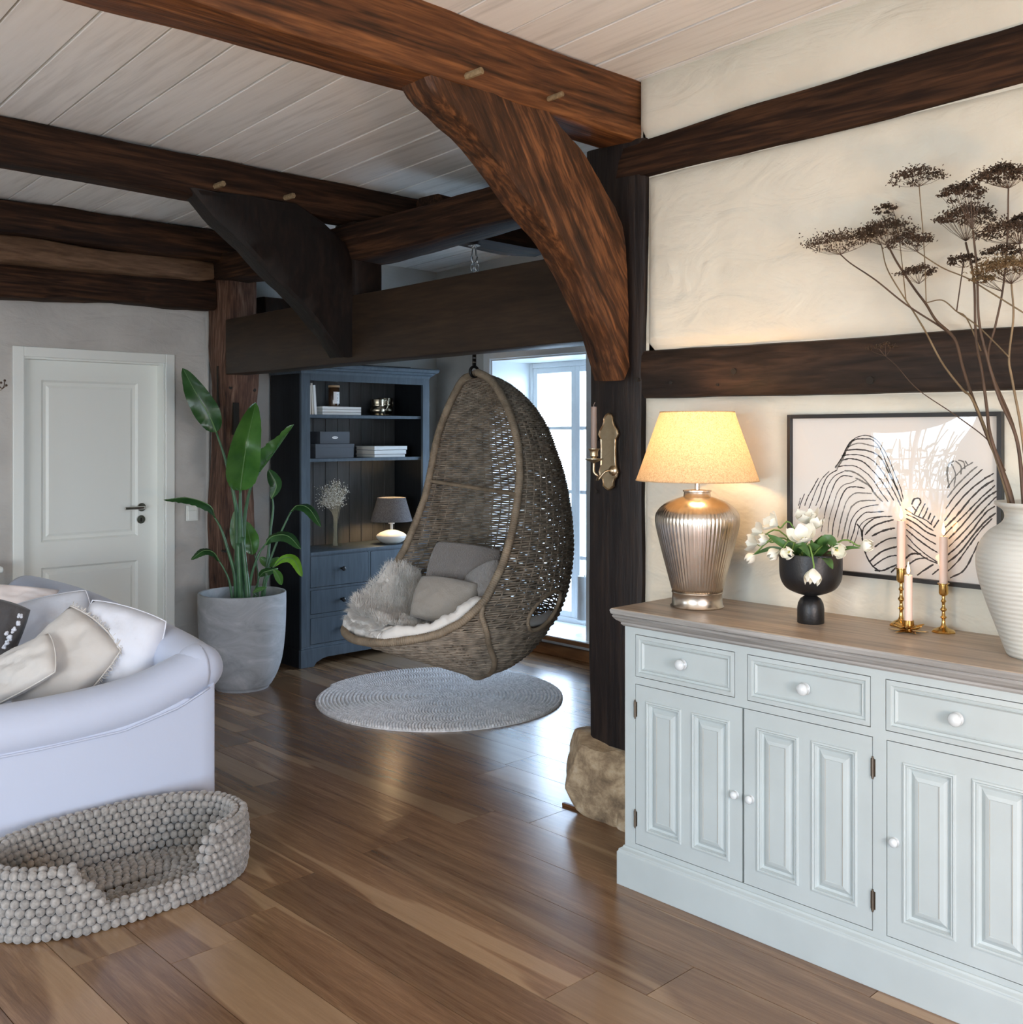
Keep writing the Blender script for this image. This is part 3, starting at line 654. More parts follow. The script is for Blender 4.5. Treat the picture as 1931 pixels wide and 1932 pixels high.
pts = [(0.088,0.0),(0.090,0.004),(0.085,0.010),(0.083,0.045),(0.086,0.050),(0.085,0.053)]
MB().lathe(pts, 64).build('foot', M['silver'], lamp, world=False, smooth=True, angle=40)
zp = [(0.084,0.053),(0.094,0.09),(0.107,0.14),(0.120,0.19),(0.131,0.235),(0.139,0.27),(0.1415,0.295),(0.137,0.315),(0.122,0.335),(0.098,0.352),(0.070,0.363),(0.050,0.370)]
rs = bez([(r, 0, z) for r, z in zp], 30)
fl_mb = MB(); NF = 256
def fluted(p):
    f_ = 0.017 if p.z < 0.30 else max(0.0, 0.017*(0.35-p.z)/0.05)
    return [(p.x*(1-f_*abs(math.cos(PI*64*j/NF))**1.6)*math.cos(2*PI*j/NF), p.x*(1-f_*abs(math.cos(PI*64*j/NF))**1.6)*math.sin(2*PI*j/NF), p.z) for j in range(NF)]
fl_mb.rings([fluted(p) for p in rs]).build('body', M['silver'], lamp, world=False, smooth=True, angle=80)
MB().lathe([(0.050,0.366),(0.046,0.370),(0.044,0.385),(0.048,0.388),(0.048,0.392),(0.020,0.394),(0.008,0.395),(0.008,0.47),(0.016,0.475),(0.016,0.52)], 40).build('neck', M['silver'], lamp, world=False, smooth=True, angle=40)
cone_shade(MB(), 0.205, 0.425, 0.124, 0.655, 64).build('lamp_shade', M['linen_shade'], lamp, world=False, smooth=True)
for r, z in ((0.205,0.425),(0.124,0.655)): MB().tube([(r*math.cos(a*PI/24), r*math.sin(a*PI/24), z) for a in range(48)], 0.002, 6, closed=True).build('shade_trim', M['linen_shade'], lamp, world=False, smooth=True)
mb = MB()
for a in range(3): mb.tube([(0.014, 0, 0.62), (0.125*math.cos(a*2.09), 0.125*math.sin(a*2.09), 0.652)], 0.0015, 5)
mb.tube([(0,0,0.52),(0,0,0.62)], 0.002, 5).build('shade_carrier', M['steel'], lamp, world=False)
MB().ball((0,0,0.555), 0.030, 16, 10).build('bulb', M['bulb_glow'], lamp, world=False, smooth=True)
lamp_light('table_lamp_bulb', (LX, LY, TOP+0.555), 31, (1.0,0.60,0.27), 0.032)

# ---------------------------------------------------------------- black footed bowl with tulips
plain('black_matte', (0.008,0.008,0.009), 0.42, bump=0.1, bscale=150)
BX, BY = 2.876, 1.679
bowl = thing('flower_vase', 'matt black footed bowl vase holding the white tulips', 'vase', (BX, BY, TOP))
MB().lathe([(0.0395,0),(0.0405,0.002),(0.0405,0.045),(0.038,0.060),(0.031,0.074),(0.020,0.082),(0.014,0.085)], 40).build('foot', M['black_matte'], bowl, world=False, smooth=True, angle=50)
pr_ = bez([(0.018,0,0.084),(0.045,0,0.092),(0.072,0,0.105),(0.087,0,0.125),(0.0935,0,0.15),(0.0945,0,0.19),(0.0945,0,0.213)], 24)
MB().lathe([(p.x, p.z) for p in pr_]+[(0.0935,0.215),(0.0915,0.213),(0.0915,0.15),(0.084,0.127),(0.07,0.109),(0.02,0.094)], 56).build('bowl', M['black_matte'], bowl, world=False, smooth=True, angle=60)
m, nt, b = newmat('petal_white'); b.inputs['Base Color'].default_value = (0.88,0.86,0.74,1); b.inputs['Roughness'].default_value = 0.55
b.inputs['Subsurface Weight'].default_value = 0.0; b.inputs['Sheen Weight'].default_value = 0.2
plain('petal_core', (0.80,0.72,0.25), 0.7)
plain('stem_green', (0.16,0.28,0.06), 0.5); plain('leaf_tulip', (0.055,0.13,0.03), 0.42, var=0.35, vscale=20)
def petal_mesh(opening, seedv, L_=1.0):
    rr = random.Random(seedv)
    def fn(u, v):
        a = (v-0.5)*2; w = 0.50*math.sin(PI*min(1, u*0.86+0.10))**0.8*(1-0.1*u)
        bulge = math.sin(PI*min(1, u*0.9))*0.32+opening*u*u
        z = u*L_*(1-0.35*opening*u); rad = 0.06+bulge; ang = a*w*1.35
        tip = 0.05*math.cos(a*6+seedv)*u*u
        return Vector((rad*math.cos(ang)-0.06*(1-math.cos(ang)), (rad+0.15)*math.sin(ang), z+tip-abs(a)*0.10*u))
    return fn
def petal_mb(op, sd, scale):
    mb = MB().grid(petal_mesh(op, sd), 8, 6)
    mb.v = [tuple(Vector(v)*scale) for v in mb.v]; return mb
PETALS = {}
for op in (0.08, 0.22, 0.5):
    PETALS[op] = [petal_mb(op, sd, 1.0) for sd in (1, 2, 3)]
def tulip(px, py, dx, r, op, tilt, label, base=None, bendz=0.03):
    c = onx(px, py, BX+dx); d = Vector(tilt).normalized()
    t = thing('tulip', label, 'flower', (BX, BY, TOP+0.19), group='white tulips in the black bowl')
    r = r*1.3; L_ = r*1.9; st = c-d*L_*0.45
    q = Vector((BX+R.uniform(-0.04,0.04), BY+R.uniform(-0.04,0.04), TOP+0.12))
    over = Vector(((q.x*0.35+st.x*0.65), (q.y*0.35+st.y*0.65), max(q.z+0.13, st.z+0.012)))
    mid = [q, Vector(((q.x*0.75+over.x*0.25), (q.y*0.75+over.y*0.25), TOP+0.2)), over, st-d*0.012, st]
    MB().tube(bez(mid, 14), 0.0026, 6).build('stem', M['stem_green'], t, smooth=True)
    rot = d.to_track_quat('Z', 'Y').to_matrix().to_4x4()
    MB().ball((0,0,0), 0.0035, 8, 5, (1,1,2.2)).xf(Matrix.Translation(st+d*L_*0.25) @ rot).build('pistil', M['petal_core'], t, smooth=True)
    for k in range(6):
        src = PETALS[op][k % 3]; mb = MB(); mb.v = list(src.v); mb.f = list(src.f)
        s_ = L_*(1.0 if k % 2 else 0.92)
        mb.xf(Matrix.Translation(st) @ rot @ Matrix.Rotation(k*PI/3+R.uniform(-0.1,0.1), 4, 'Z') @ Matrix.Diagonal((s_*(1.0 if k%2 else 0.88),)*2+(s_,1)))
        mb.build('petal', M['petal_white'], t, smooth=True, fix=False)
tl = [(1456,985,-0.02,0.021,0.5,(-0.6,0.55,0.5),'wide open yellowish tulip at the upper left of the bowl'),
 (1524,975,0.05,0.024,0.5,(-0.3,0.1,1),'tallest cream tulip standing at the back of the bouquet'),
 (1540,986,0.03,0.019,0.22,(0.1,-0.4,1),'cream tulip just right of the tallest one'),
 (1514,1010,-0.05,0.027,0.5,(-0.6,-0.1,0.9),'largest open tulip in the middle of the bouquet'),
 (1441,1019,-0.03,0.0165,0.22,(-0.5,0.9,0.2),'white tulip pointing left above the drooping one'),
 (1417,1052,-0.04,0.0155,0.08,(-0.3,0.8,-0.8),'small white tulip drooping at the far left'),
 (1461,1045,-0.075,0.0185,0.08,(-0.6,0.5,-0.45),'closed white tulip hanging at the left rim of the bowl'),
 (1487,1043,-0.10,0.0175,0.22,(-1,-0.1,-0.15),'round white tulip facing the room over the bowl rim'),
 (1582,1039,-0.03,0.020,0.22,(-0.8,-0.8,0.0),'white tulip with a yellow heart leaning right over the rim'),
 (1534,1088,-0.125,0.0215,0.22,(-0.35,-0.1,-1),'white tulip hanging upside down in front of the bowl'),
 (1636,1029,0.0,0.0175,0.08,(-0.1,-1,0.1),'single pinkish white tulip reaching far to the right'),
 (1419,1024,0.02,0.018,0.5,(-0.2,1,0.2),'ragged open tulip at the far left edge of the bouquet'),
 (1430,1000,0.03,0.016,0.5,(-0.1,1,0.5),'pale tulip behind the yellowish one at the upper left')]
for a in tl: tulip(*a)
def leafshape(mb, pts, hw, fold=0.25, n=12, nrm=None, asym=1.0, ruffle=0.0, sd=0, tipw=0.15, maxat=0.4):
    c = bez(pts, n); rs = []
    nv = 6
    b = len(mb.v)
    for i, p in enumerate(c):
        t = i/n; tg = (c[min(i+1, n)]-c[max(i-1, 0)]).normalized()
        nn = Vector(nrm) if nrm is not None else Vector((-SA, -CA, 0.3))
        side = tg.cross(nn)
        if side.length < 1e-4: side = Vector((1,0,0))
        side.normalize(); up = side.cross(tg).normalized()
        w = hw*(math.sin(PI*min(1, (t**(math.log(0.5)/math.log(maxat)) if t > 0 else 0)))**0.75 if 0 < t < 1 else 0.0)
        w = max(w, hw*0.03)
        for j in range(nv+1):
            a = (j/nv-0.5)*2; ww = w*(asym if a > 0 else 1.0)
            rf = ruffle*hw*math.sin(t*38+a*3+sd)*abs(a)**2
            mb.v.append(tuple(p+side*(a*ww)+up*(abs(a)*fold*w+rf)))
    for i in range(n):
        for j in range(nv):
            q = b+i*(nv+1)+j; mb.f.append((q, q+nv+1, q+nv+2, q+1))
    return mb
lv = [((1540,1050),(1562,1020),(1582,1036),0.020,-0.03),((1500,1050),(1512,1030),(1530,1052),0.014,-0.08),((1545,1052),(1562,1058),(1572,1074),0.013,-0.11),
      ((1505,1045),(1470,1022),(1448,1008),0.012,-0.05),((1500,1050),(1460,1035),(1420,1047),0.008,-0.05),((1525,1050),(1545,1025),(1552,1010),0.014,0.0),
      ((1510,1048),(1495,1030),(1480,1024),0.015,-0.03),((1520,1055),(1530,1035),(1548,1030),0.016,-0.07),((1560,1045),(1600,1034),(1625,1034),0.006,-0.01)]
for i, (a, b_, c_, hw, dx) in enumerate(lv):
    A, B, C_ = onx(*a, BX+dx*0.4), onx(*b_, BX+dx), onx(*c_, BX+dx*1.1)
    leafshape(MB(), [A, B, C_], hw, 0.3).build('leaf', M['leaf_tulip'], bowl, smooth=True, fix=False)

# ---------------------------------------------------------------- brass candlesticks, candles
plain('brass', (0.66,0.42,0.14), 0.2, 1.0, var=0.15, vscale=20)
m, nt, b = newmat('wax'); b.inputs['Base Color'].default_value = (0.86,0.66,0.56,1); b.inputs['Roughness'].default_value = 0.4
b.inputs['Emission Color'].default_value = (1.0,0.55,0.3,1); b.inputs['Emission Strength'].default_value = 0.0
plain('wax_taupe', (0.30,0.22,0.18), 0.45); plain('wick', (0.05,0.04,0.03), 0.8)
glow('flame_glow', (1.0,0.62,0.28), 14)
def candle(x, y, z0, h, r, label, lit=True, mat='wax'):
    c = thing('candle', label, 'candle', (x, y, z0))
    MB().lathe([(r*0.92,0),(r,0.004),(r,h-0.006),(r*0.94,h-0.001),(r*0.55,h-0.003),(0.001,h-0.004)], 20).build('wax_stick', M[mat], c, world=False, smooth=True, angle=50)
    if lit:
        MB().tube([(0,0,h-0.004),(0,0,h+0.006)], 0.001, 5).build('wick', M['wick'], c, world=False)
        MB().lathe([(0.0005,0.0),(0.0038,0.006),(0.0048,0.012),(0.0036,0.021),(0.0014,0.031),(0.0002,0.037)], 12).xf(Matrix.Translation((0,0,h+0.002))).build('flame', M['flame_glow'], c, world=False, smooth=True)
        lamp_light('candle_light', (x, y, z0+h+0.028), 0.09, (1.0,0.5,0.2), 0.01)
    else:
        MB().tube([(0,0,h-0.004),(0,0.001,h+0.006),(0.002,-0.004,h+0.016)], 0.0012, 5).build('wick', M['wax_taupe'], c, world=False)
def stick(x, y, prof, label, n=24):
    s = thing('candlestick', label, 'candlestick', (x, y, TOP)); return s
stick_prof = [(0.034,0),(0.035,0.003),(0.030,0.007),(0.022,0.011),(0.010,0.016),(0.0065,0.022),(0.005,0.034),(0.0055,0.040),(0.010,0.044),(0.0055,0.049),(0.0045,0.060),(0.0095,0.066),(0.0095,0.068),(0.005,0.074),(0.0045,0.086),(0.008,0.091),(0.0048,0.097),(0.005,0.106),(0.011,0.110),(0.0135,0.115),(0.0135,0.140),(0.017,0.142),(0.017,0.144),(0.0115,0.144),(0.0115,0.13)]
cC = onz(1781, 1193, TOP); s3 = stick(cC.x, cC.y, None, 'right-hand slim brass candlestick with a round foot')
MB().lathe(stick_prof[:3], 8).build('foot', M['brass'], s3, world=False); MB().lathe(stick_prof[2:18], 12).build('turned_stem', M['brass'], s3, world=False, smooth=True, angle=40); MB().lathe(stick_prof[17:], 24).build('candle_cup', M['brass'], s3, world=False, smooth=True, angle=40)
candle(cC.x, cC.y, TOP+0.132, 0.150, 0.0115, 'burning candle in the right-hand brass candlestick')
cA = onz(1701, 1181, TOP); s1 = stick(cA.x, cA.y, None, 'tall brass candlestick standing behind the flower-shaped holder')
k = 1.22
MB().lathe([(r, z*k) for r, z in stick_prof[:3]], 8).build('foot', M['brass'], s1, world=False); MB().lathe([(r, z*k) for r, z in stick_prof[2:18]], 12).build('turned_stem', M['brass'], s1, world=False, smooth=True, angle=40); MB().lathe([(r, z*k) for r, z in stick_prof[17:]], 24).build('candle_cup', M['brass'], s1, world=False, smooth=True, angle=40)
candle(cA.x, cA.y, TOP+0.162, 0.158, 0.0125, 'burning candle in the tall left-hand brass candlestick')
cB = onz(1713, 1189, TOP); s2 = stick(cB.x-0.02, cB.y-0.012, None, 'low brass candle holder shaped like an open flower')
cB = Vector((cB.x-0.02, cB.y-0.012, 0))
MB().lathe([(0.022,0),(0.023,0.002),(0.010,0.006),(0.010,0.014),(0.016,0.018),(0.016,0.034),(0.0125,0.034),(0.0125,0.020)], 20).build('candle_cup', M['brass'], s2, world=False, smooth=True, angle=40)
for k in range(6):
    a = k*PI/3+0.3; d = Vector((math.cos(a), math.sin(a), 0))
    leafshape(MB(), [d*0.008+Vector((0,0,0.008)), d*0.028+Vector((0,0,0.010)), d*0.048+Vector((0,0,0.022))], 0.015, 0.35, 8, nrm=(0,0,1)).build('petal', M['brass'], s2, world=False, smooth=True, solid=0.0012, fix=False)
    a += PI/6; d = Vector((math.cos(a), math.sin(a), 0))
    leafshape(MB(), [d*0.008+Vector((0,0,0.004)), d*0.032+Vector((0,0,0.003)), d*0.056+Vector((0,0,0.004))], 0.009, 0.1, 8, nrm=(0,0,1)).build('petal', M['brass'], s2, world=False, smooth=True, solid=0.0012, fix=False)
candle(cB.x, cB.y, TOP+0.024, 0.143, 0.0118, 'shortest burning candle, in the flower-shaped brass holder')

# ---------------------------------------------------------------- tall white vase with dried umbels
m, nt, b = newmat('white_ceramic'); b.inputs['Base Color'].default_value = (0.54,0.55,0.51,1); b.inputs['Roughness'].default_value = 0.5
w_ = N(nt, 'ShaderNodeTexWave', wave_type='BANDS', bands_direction='Z', Scale=26.0, Distortion=1.0); L(nt, coords(nt), w_.inputs['Vector']); bp_ = N(nt, 'ShaderNodeBump', Strength=0.5, Distance=0.002); L(nt, w_.outputs['Fac'], bp_.inputs['Height']); L(nt, bp_.outputs[0], b.inputs['Normal'])
VX, VY = 2.868, 1.005
vase = thing('tall_vase', 'large white ribbed ceramic vase at the right end of the sideboard', 'vase', (VX, VY, TOP))
pv = bez([(0.080,0,0.0),(0.086,0,0.01),(0.108,0,0.07),(0.134,0,0.14),(0.152,0,0.20),(0.158,0,0.248),(0.150,0,0.29),(0.126,0,0.325),(0.098,0,0.345),(0.088,0,0.362),(0.092,0,0.380),(0.108,0,0.392),(0.113,0,0.397)], 40)
MB().lathe([(p.x, p.z) for p in pv]+[(0.112,0.403),(0.104,0.402),(0.086,0.386),(0.080,0.362),(0.09,0.34),(0.12,0.30)], 64).build('body', M['white_ceramic'], vase, world=False, smooth=True, angle=70)
plain('dry_stem', (0.085,0.05,0.03), 0.65, var=0.3, vscale=12); plain('dry_stem_pale', (0.20,0.14,0.075), 0.65, var=0.3, vscale=12)
plain('dry_seed', (0.062,0.036,0.02), 0.8, var=0.4, vscale=40); plain('dry_seed_pale', (0.17,0.11,0.05), 0.8, var=0.3, vscale=40)
Z4 = lambda x, y: (1480+x/2.61, 260+y/2.61)
def wpt(x, y, X): return onx(*Z4(x, y), X)
def umbel(th, cx, cy, X, hw, hh, base, mat='dry_seed', n=22, sd=0, up=None):
    """umbrella head: rays from base to small seed clusters"""
    rr = random.Random(sd); b0 = wpt(*base, X); c = wpt(cx, cy, X); s = (wpt(cx+100, cy, X)-c).length/100
    right = Vector((0.0, -1, 0)); upv = Vector((0,0,1)); dep = Vector((1,0,0))
    ray = MB(); seeds = MB(); W_, H_ = hw*s, hh*s
    for i in range(n):
        a = 2*PI*i/n*2.399*3; q = math.sqrt((i+0.5)/n); u = q*math.cos(i*2.399); v = q*math.sin(i*2.399)
        z = (1-q*q)*0.8*H_-0.4*H_+rr.uniform(-0.2,0.2)*H_
        e = c+right*(u*W_)+dep*(v*min(W_*0.8, 0.07))+upv*z
        ray.tube([b0, b0.lerp(e, 0.55)+upv*(-0.1*H_), e], 0.00055, 3, caps=False)
        cr = max(0.011, W_*0.27)
        for k in range(34):
            p = e+Vector((rr.gauss(0,1), rr.gauss(0,1), abs(rr.gauss(0,0.8))))*cr*0.5
            d = Vector((rr.uniform(-1,1), rr.uniform(-1,1), rr.uniform(-1,1))).normalized()*0.0046; g_ = Vector((-d.y, d.x, rr.uniform(-0.5,0.5)*0.002)).normalized()*0.0027; h_ = d.cross(g_).normalized()*0.0022
            seeds.add([p-d, p+g_, p+h_, p-g_, p+d], [(0,1,2),(0,2,3),(0,3,1),(4,2,1),(4,3,2),(4,1,3)])
    u = ray.build('umbel', M['dry_stem'], th, fix=False)
    o = seeds.build('seeds', M[mat], u, fix=False); o['kind'] = 'stuff'
def stem(th, pts, X0, X1, r0, r1, mat='dry_stem'):
    n = len(pts); P = [wpt(x, y, lerp(X0, X1, i/(n-1))) for i, (x, y) in enumerate(pts)]
    c = bez(P, n*5); MB().tube(c, [lerp(r0, r1, i/(n*5)) for i in range(n*5+1)], 6).build('stem', M[mat], th, smooth=True)
def dried(label):
    return thing('dried_flower', label, 'dried flower', (VX, VY, TOP+0.1), group='dried umbels in the white vase')
VXi = VX-0.03
t = dried('thick dried stem leaning left with the lowest-hanging widest umbel at its tip')
stem(t, [(1150,2050),(1125,1790),(1060,1600),(1015,1500),(960,1360),(925,1270),(880,1130),(840,990),(750,900),(700,820),(640,740),(560,620),(512,530)], VXi, 3.0, 0.0062, 0.0028)
stem(t, [(840,985),(770,930),(600,820),(450,700),(330,620),(278,575)], 2.95, 2.97, 0.0032, 0.0018)
umbel(t, 265, 520, 2.97, 165, 50, (278,575), sd=1, n=24); umbel(t, 500, 455, 3.0, 130, 60, (512,530), sd=2, n=26)
t = dried('dried stem branching to two small umbels left of the thick stem')
stem(t, [(1140,2050),(1105,1790),(1010,1480),(925,1285),(880,1240),(780,1110),(700,960),(640,860),(600,800),(510,650),(480,530)], VXi-0.02, 3.02, 0.004, 0.0018, 'dry_stem_pale')
stem(t, [(600,800),(590,700),(570,520),(548,385)], 2.99, 3.03, 0.002, 0.0012, 'dry_stem_pale')
umbel(t, 505, 355, 3.03, 55, 50, (548,385), sd=3, n=8); umbel(t, 420, 470, 3.02, 60, 40, (480,530), sd=4, n=10)
t = dried('thin dried twig with a faint pale umbel in front of the dark rail')
stem(t, [(1090,1640),(1015,1500),(850,1370),(660,1240),(560,1130),(500,1075)], VXi, 3.0, 0.0018, 0.001)
umbel(t, 480, 1035, 3.0, 60, 40, (500,1075), sd=5, n=5)
t = dried('upright dried stem with a flat umbel standing above all on the left')
stem(t, [(1160,2050),(1120,1790),(1020,1480),(1000,1340),(975,1150),(945,980),(935,700),(895,515)], VXi-0.03, 2.92, 0.0055, 0.003)
stem(t, [(700,812),(690,550),(665,235)], 2.93, 2.93, 0.0018, 0.0015, 'dry_stem_pale'); stem(t, [(970,1050),(900,890),(850,855),(780,800),(700,812)], 2.90, 2.93, 0.002, 0.0018, 'dry_stem_pale'); stem(t, [(850,855),(880,640),(885,600)], 2.92, 2.92, 0.002, 0.0015)
umbel(t, 655, 190, 2.93, 120, 50, (665,240), sd=6, n=18); umbel(t, 900, 385, 2.92, 140, 70, (895,510), sd=7, n=34); umbel(t, 880, 600, 2.92, 80, 40, (885,640), sd=8, n=12)
umbel(t, 655, 660, 2.93, 85, 38, (665,720), sd=9, n=14)
t = dried('dark dried stem with an umbel rising behind the densest cluster')
stem(t, [(1190,2050),(1175,1740),(1145,1480),(1060,1280),(1000,1080),(960,900),(950,650),(930,455)], VXi+0.02, 2.86, 0.0055, 0.0028)
umbel(t, 880, 265, 2.86, 100, 75, (930,455), sd=10, n=26); umbel(t, 620, 510, 2.90, 110, 45, (655,560), sd=11, n=20)
stem(t, [(1177,860),(1000,750),(900,690),(780,640),(655,560)], 2.84, 2.90, 0.0022, 0.0018, 'dry_stem_pale')
t = dried('dried stem with the pale golden umbel at the right')
stem(t, [(1230,2050),(1177,1500),(1125,1200),(1108,1080),(1130,880),(1120,720)], VXi+0.03, 2.84, 0.004, 0.0025, 'dry_stem_pale')
stem(t, [(1108,1080),(1040,1010),(945,920),(850,855)], 2.84, 2.9, 0.002, 0.0018, 'dry_stem_pale')
umbel(t, 1090, 640, 2.84, 150, 70, (1120,720), 'dry_seed_pale', sd=12, n=34); umbel(t, 985, 700, 2.84, 60, 30, (1080,760), 'dry_seed_pale', sd=13, n=8)
t = dried('tallest dried stem with a dark umbel at the top right')
stem(t, [(1210,2050),(1150,1500),(1030,1180),(1005,1060),(1040,930),(1080,730),(1100,500),(1105,250)], VXi+0.04, 2.88, 0.0045, 0.0022)
umbel(t, 1080, 180, 2.88, 130, 65, (1105,250), sd=14, n=34); umbel(t, 1080, 560, 2.87, 90, 35, (1085,610), sd=15, n=14)
t = dried('dried stem cut by the picture edge with a loose umbel at the right')
stem(t, [(1240,2050),(1230,1500),(1215,1000),(1180,640),(1160,530)], VXi+0.05, 2.90, 0.004, 0.002)
umbel(t, 1130, 460, 2.90, 180, 60, (1155,525), sd=16, n=34); umbel(t, 1180, 400, 2.93, 60, 50, (1160,530), sd=17, n=14)

# ---------------------------------------------------------------- framed picture
plain('frame_black', (0.012,0.012,0.013), 0.4); plain('paper', (0.80,0.76,0.70), 0.8); plain('ink', (0.035,0.03,0.03), 0.8); plain('ink_grey', (0.20,0.19,0.17), 0.8)
pic = thing('picture_frame', 'black framed print of bold dark stripes on white paper, behind glass', 'picture', (3.07, 1.52, 1.31))
y0, y1, z0, z1 = 1.178, 1.870, 1.052, 1.566
f = MB(); fw = 0.013
f.box(3.052, y0, z0, 3.077, y0+fw, z1).box(3.052, y1-fw, z0, 3.077, y1, z1).box(3.052, y0+fw, z0, 3.077, y1-fw, z0+fw).box(3.052, y0+fw, z1-fw, 3.077, y1-fw, z1)
f.build('frame', M['frame_black'], pic, bevel=0.001)
MB().box(3.068, y0+fw, z0+fw, 3.074, y1-fw, z1-fw).build('print', M['paper'], pic)
def gfn(u, v): return (3.0585-0.0055*(1-(2*u-1)**2)*(1-(2*v-1)**2), lerp(y0+fw, y1-fw, u), lerp(z0+fw, z1-fw, v))
pl = MB().grid(gfn, 28, 22); nn_ = len(pl.v); pl.v += [(x+0.0015, y, z) for x, y, z in pl.v]; pl.f += [tuple(nn_+i for i in reversed(f_)) for f_ in pl.f]
pl = pl.build('glass', M['picture_glass'], pic, smooth=True, fix=False)
if pl.data.polygons[0].normal.x > 0: pl.data.flip_normals()
Z5 = lambda x, y: (1480+x/3.865, 740+y/3.865)
ink = MB(); inkg = MB()
def stroke(pts, w, mb=None, sd=[0]):
    mb = mb or ink; sd[0] += 1
    P = bez([onx(*Z5(x, y), 3.0678) for x, y in pts], len(pts)*6); b = len(mb.v); n = len(P)
    for i, p in enumerate(P):
        t = (P[min(i+1, n-1)]-P[max(i-1, 0)]).normalized(); s = Vector((0, -t.z, t.y))
        q = noise.noise(Vector((i*0.9, sd[0]*3.3, 0)))
        ww = w*0.00030*(0.75+0.5*q)*(0.6 if i in (0, n-1) else 1); off = s*(noise.noise(Vector((i*0.6, sd[0]*7.1, 5)))*0.0009)
        mb.v.append(tuple(p+off-s*ww)); mb.v.append(tuple(p+off+s*ww))
    for i in range(n-1): mb.f.append((b+2*i, b+2*i+1, b+2*i+3, b+2*i+2))
    return mb

def strokes(txt, w, mb=None):
    for k, ln in enumerate(txt.strip().split(';')):
        c = [int(v) for v in ln.replace(',', ' ').split()]
        stroke(list(zip(c[::2], c[1::2])), w*(0.85+0.3*((k*7) % 5)/4), mb)
strokes("""370 550 420 480 470 380 530 330 600 315 665 340 710 390 760 480 810 600 850 700 870 780;445 420 510 350 590 340 650 350 700 410 740 500 790 620 840 740;440 425 530 418 600 425 670 450 720 500 770 600 830 720 860 800;
420 462 500 455 580 465 650 500 710 570 760 650 820 760 850 830;410 500 480 485 560 500 620 545 690 620 740 690 800 790;390 545 450 535 520 540 590 580 650 640 700 720 760 800""", 8)
strokes("460 400 540 372 620 385 690 405;440 572 500 580 570 620 630 690 670 750 720 800;520 625 570 650 630 690 650 730;375 555 420 480 500 355;450 440 420 500 385 560", 10, inkg)
strokes("""120 770 105 830;150 740 125 800 110 850;250 625 210 700 170 770 150 830;330 575 270 640 230 720 200 800 180 850;390 565 320 610 280 690 260 760 230 830;440 575 370 610 320 680 290 770 260 850;500 615 430 610 380 650 340 740 310 830 290 920 270 1020;
590 700 520 690 460 700 420 760 390 850 360 960 350 1050;690 820 620 830 560 850 510 900 480 970 460 1080;730 870 650 875 590 880 530 940 510 1010 480 1100;750 905 670 910 600 930 550 980 530 1050 500 1130""", 7)
strokes("530 640 490 660 430 680 390 730 360 820 330 920 320 1030;640 740 580 735 510 740 460 790 430 870 410 950 390 1060;670 790 600 790 540 800 490 840 460 920 440 1000 420 1080", 8, inkg)
strokes("""790 905 700 910 640 930 580 990 570 1060;800 930 720 950 650 980 590 1040;810 990 760 1000 700 1020 640 1050;820 1060 760 1070 700 1100 660 1130;830 1125 770 1140 700 1170 620 1240;840 1190 780 1195 720 1220 650 1270;850 1250 780 1275 720 1300 660 1300;
1000 1180 930 1180 880 1220 780 1315;1050 1210 980 1215 930 1240 850 1310;1090 1255 1020 1300 970 1335;1130 1290 1080 1330;530 960 560 1000 570 1060 580 1120 600 1190 640 1260 700 1310""", 11)
strokes("""880 850 960 900 1030 930 1080 970;890 890 960 920 1040 980 1090 1010;890 920 960 960 1040 1020 1110 1050;890 960 960 1010 1040 1070 1110 1110;890 1000 960 1060 1040 1120 1120 1170;890 1040 950 1110 1030 1180 1120 1240;900 1110 960 1160 1050 1220 1120 1250;
930 820 950 780 985 775 1000 800;935 830 970 870;1000 800 970 850 950 890;1030 810 1000 870 980 910;1050 840 1030 890 1010 920;1070 880 1050 930;1100 900 1070 960;1130 930 1090 990""", 9)
strokes("""1180 850 1260 740 1360 640 1450 560;1170 940 1250 830 1350 720 1450 640 1530 590;1160 1000 1260 900 1350 790 1440 700 1530 640;1160 1050 1280 930 1360 850 1450 760 1540 680;1200 1070 1290 980 1390 860 1480 770 1550 720;1200 1130 1300 1030 1400 920 1500 810 1550 760;
1190 1190 1270 1120 1370 1010 1470 880 1540 830;1180 1250 1280 1170 1390 1030 1470 940 1545 880;1190 1310 1270 1230 1350 1120 1440 1000 1520 920;1210 1355 1310 1300 1380 1180 1420 1090""", 10)
strokes("1190 700 1230 640 1300 560 1380 510;1190 770 1260 680 1350 590 1410 540;1205 700 1190 600 1200 530 1240 500;1240 690 1250 600 1230 540 1215 520;1290 600 1290 540 1250 500;1320 560 1310 510 1270 495;1340 530 1320 500", 9, inkg)
ink.build('ink_stripes', M['ink'], pic, fix=False); inkg.build('ink_stripes', M['ink_grey'], pic, fix=False)

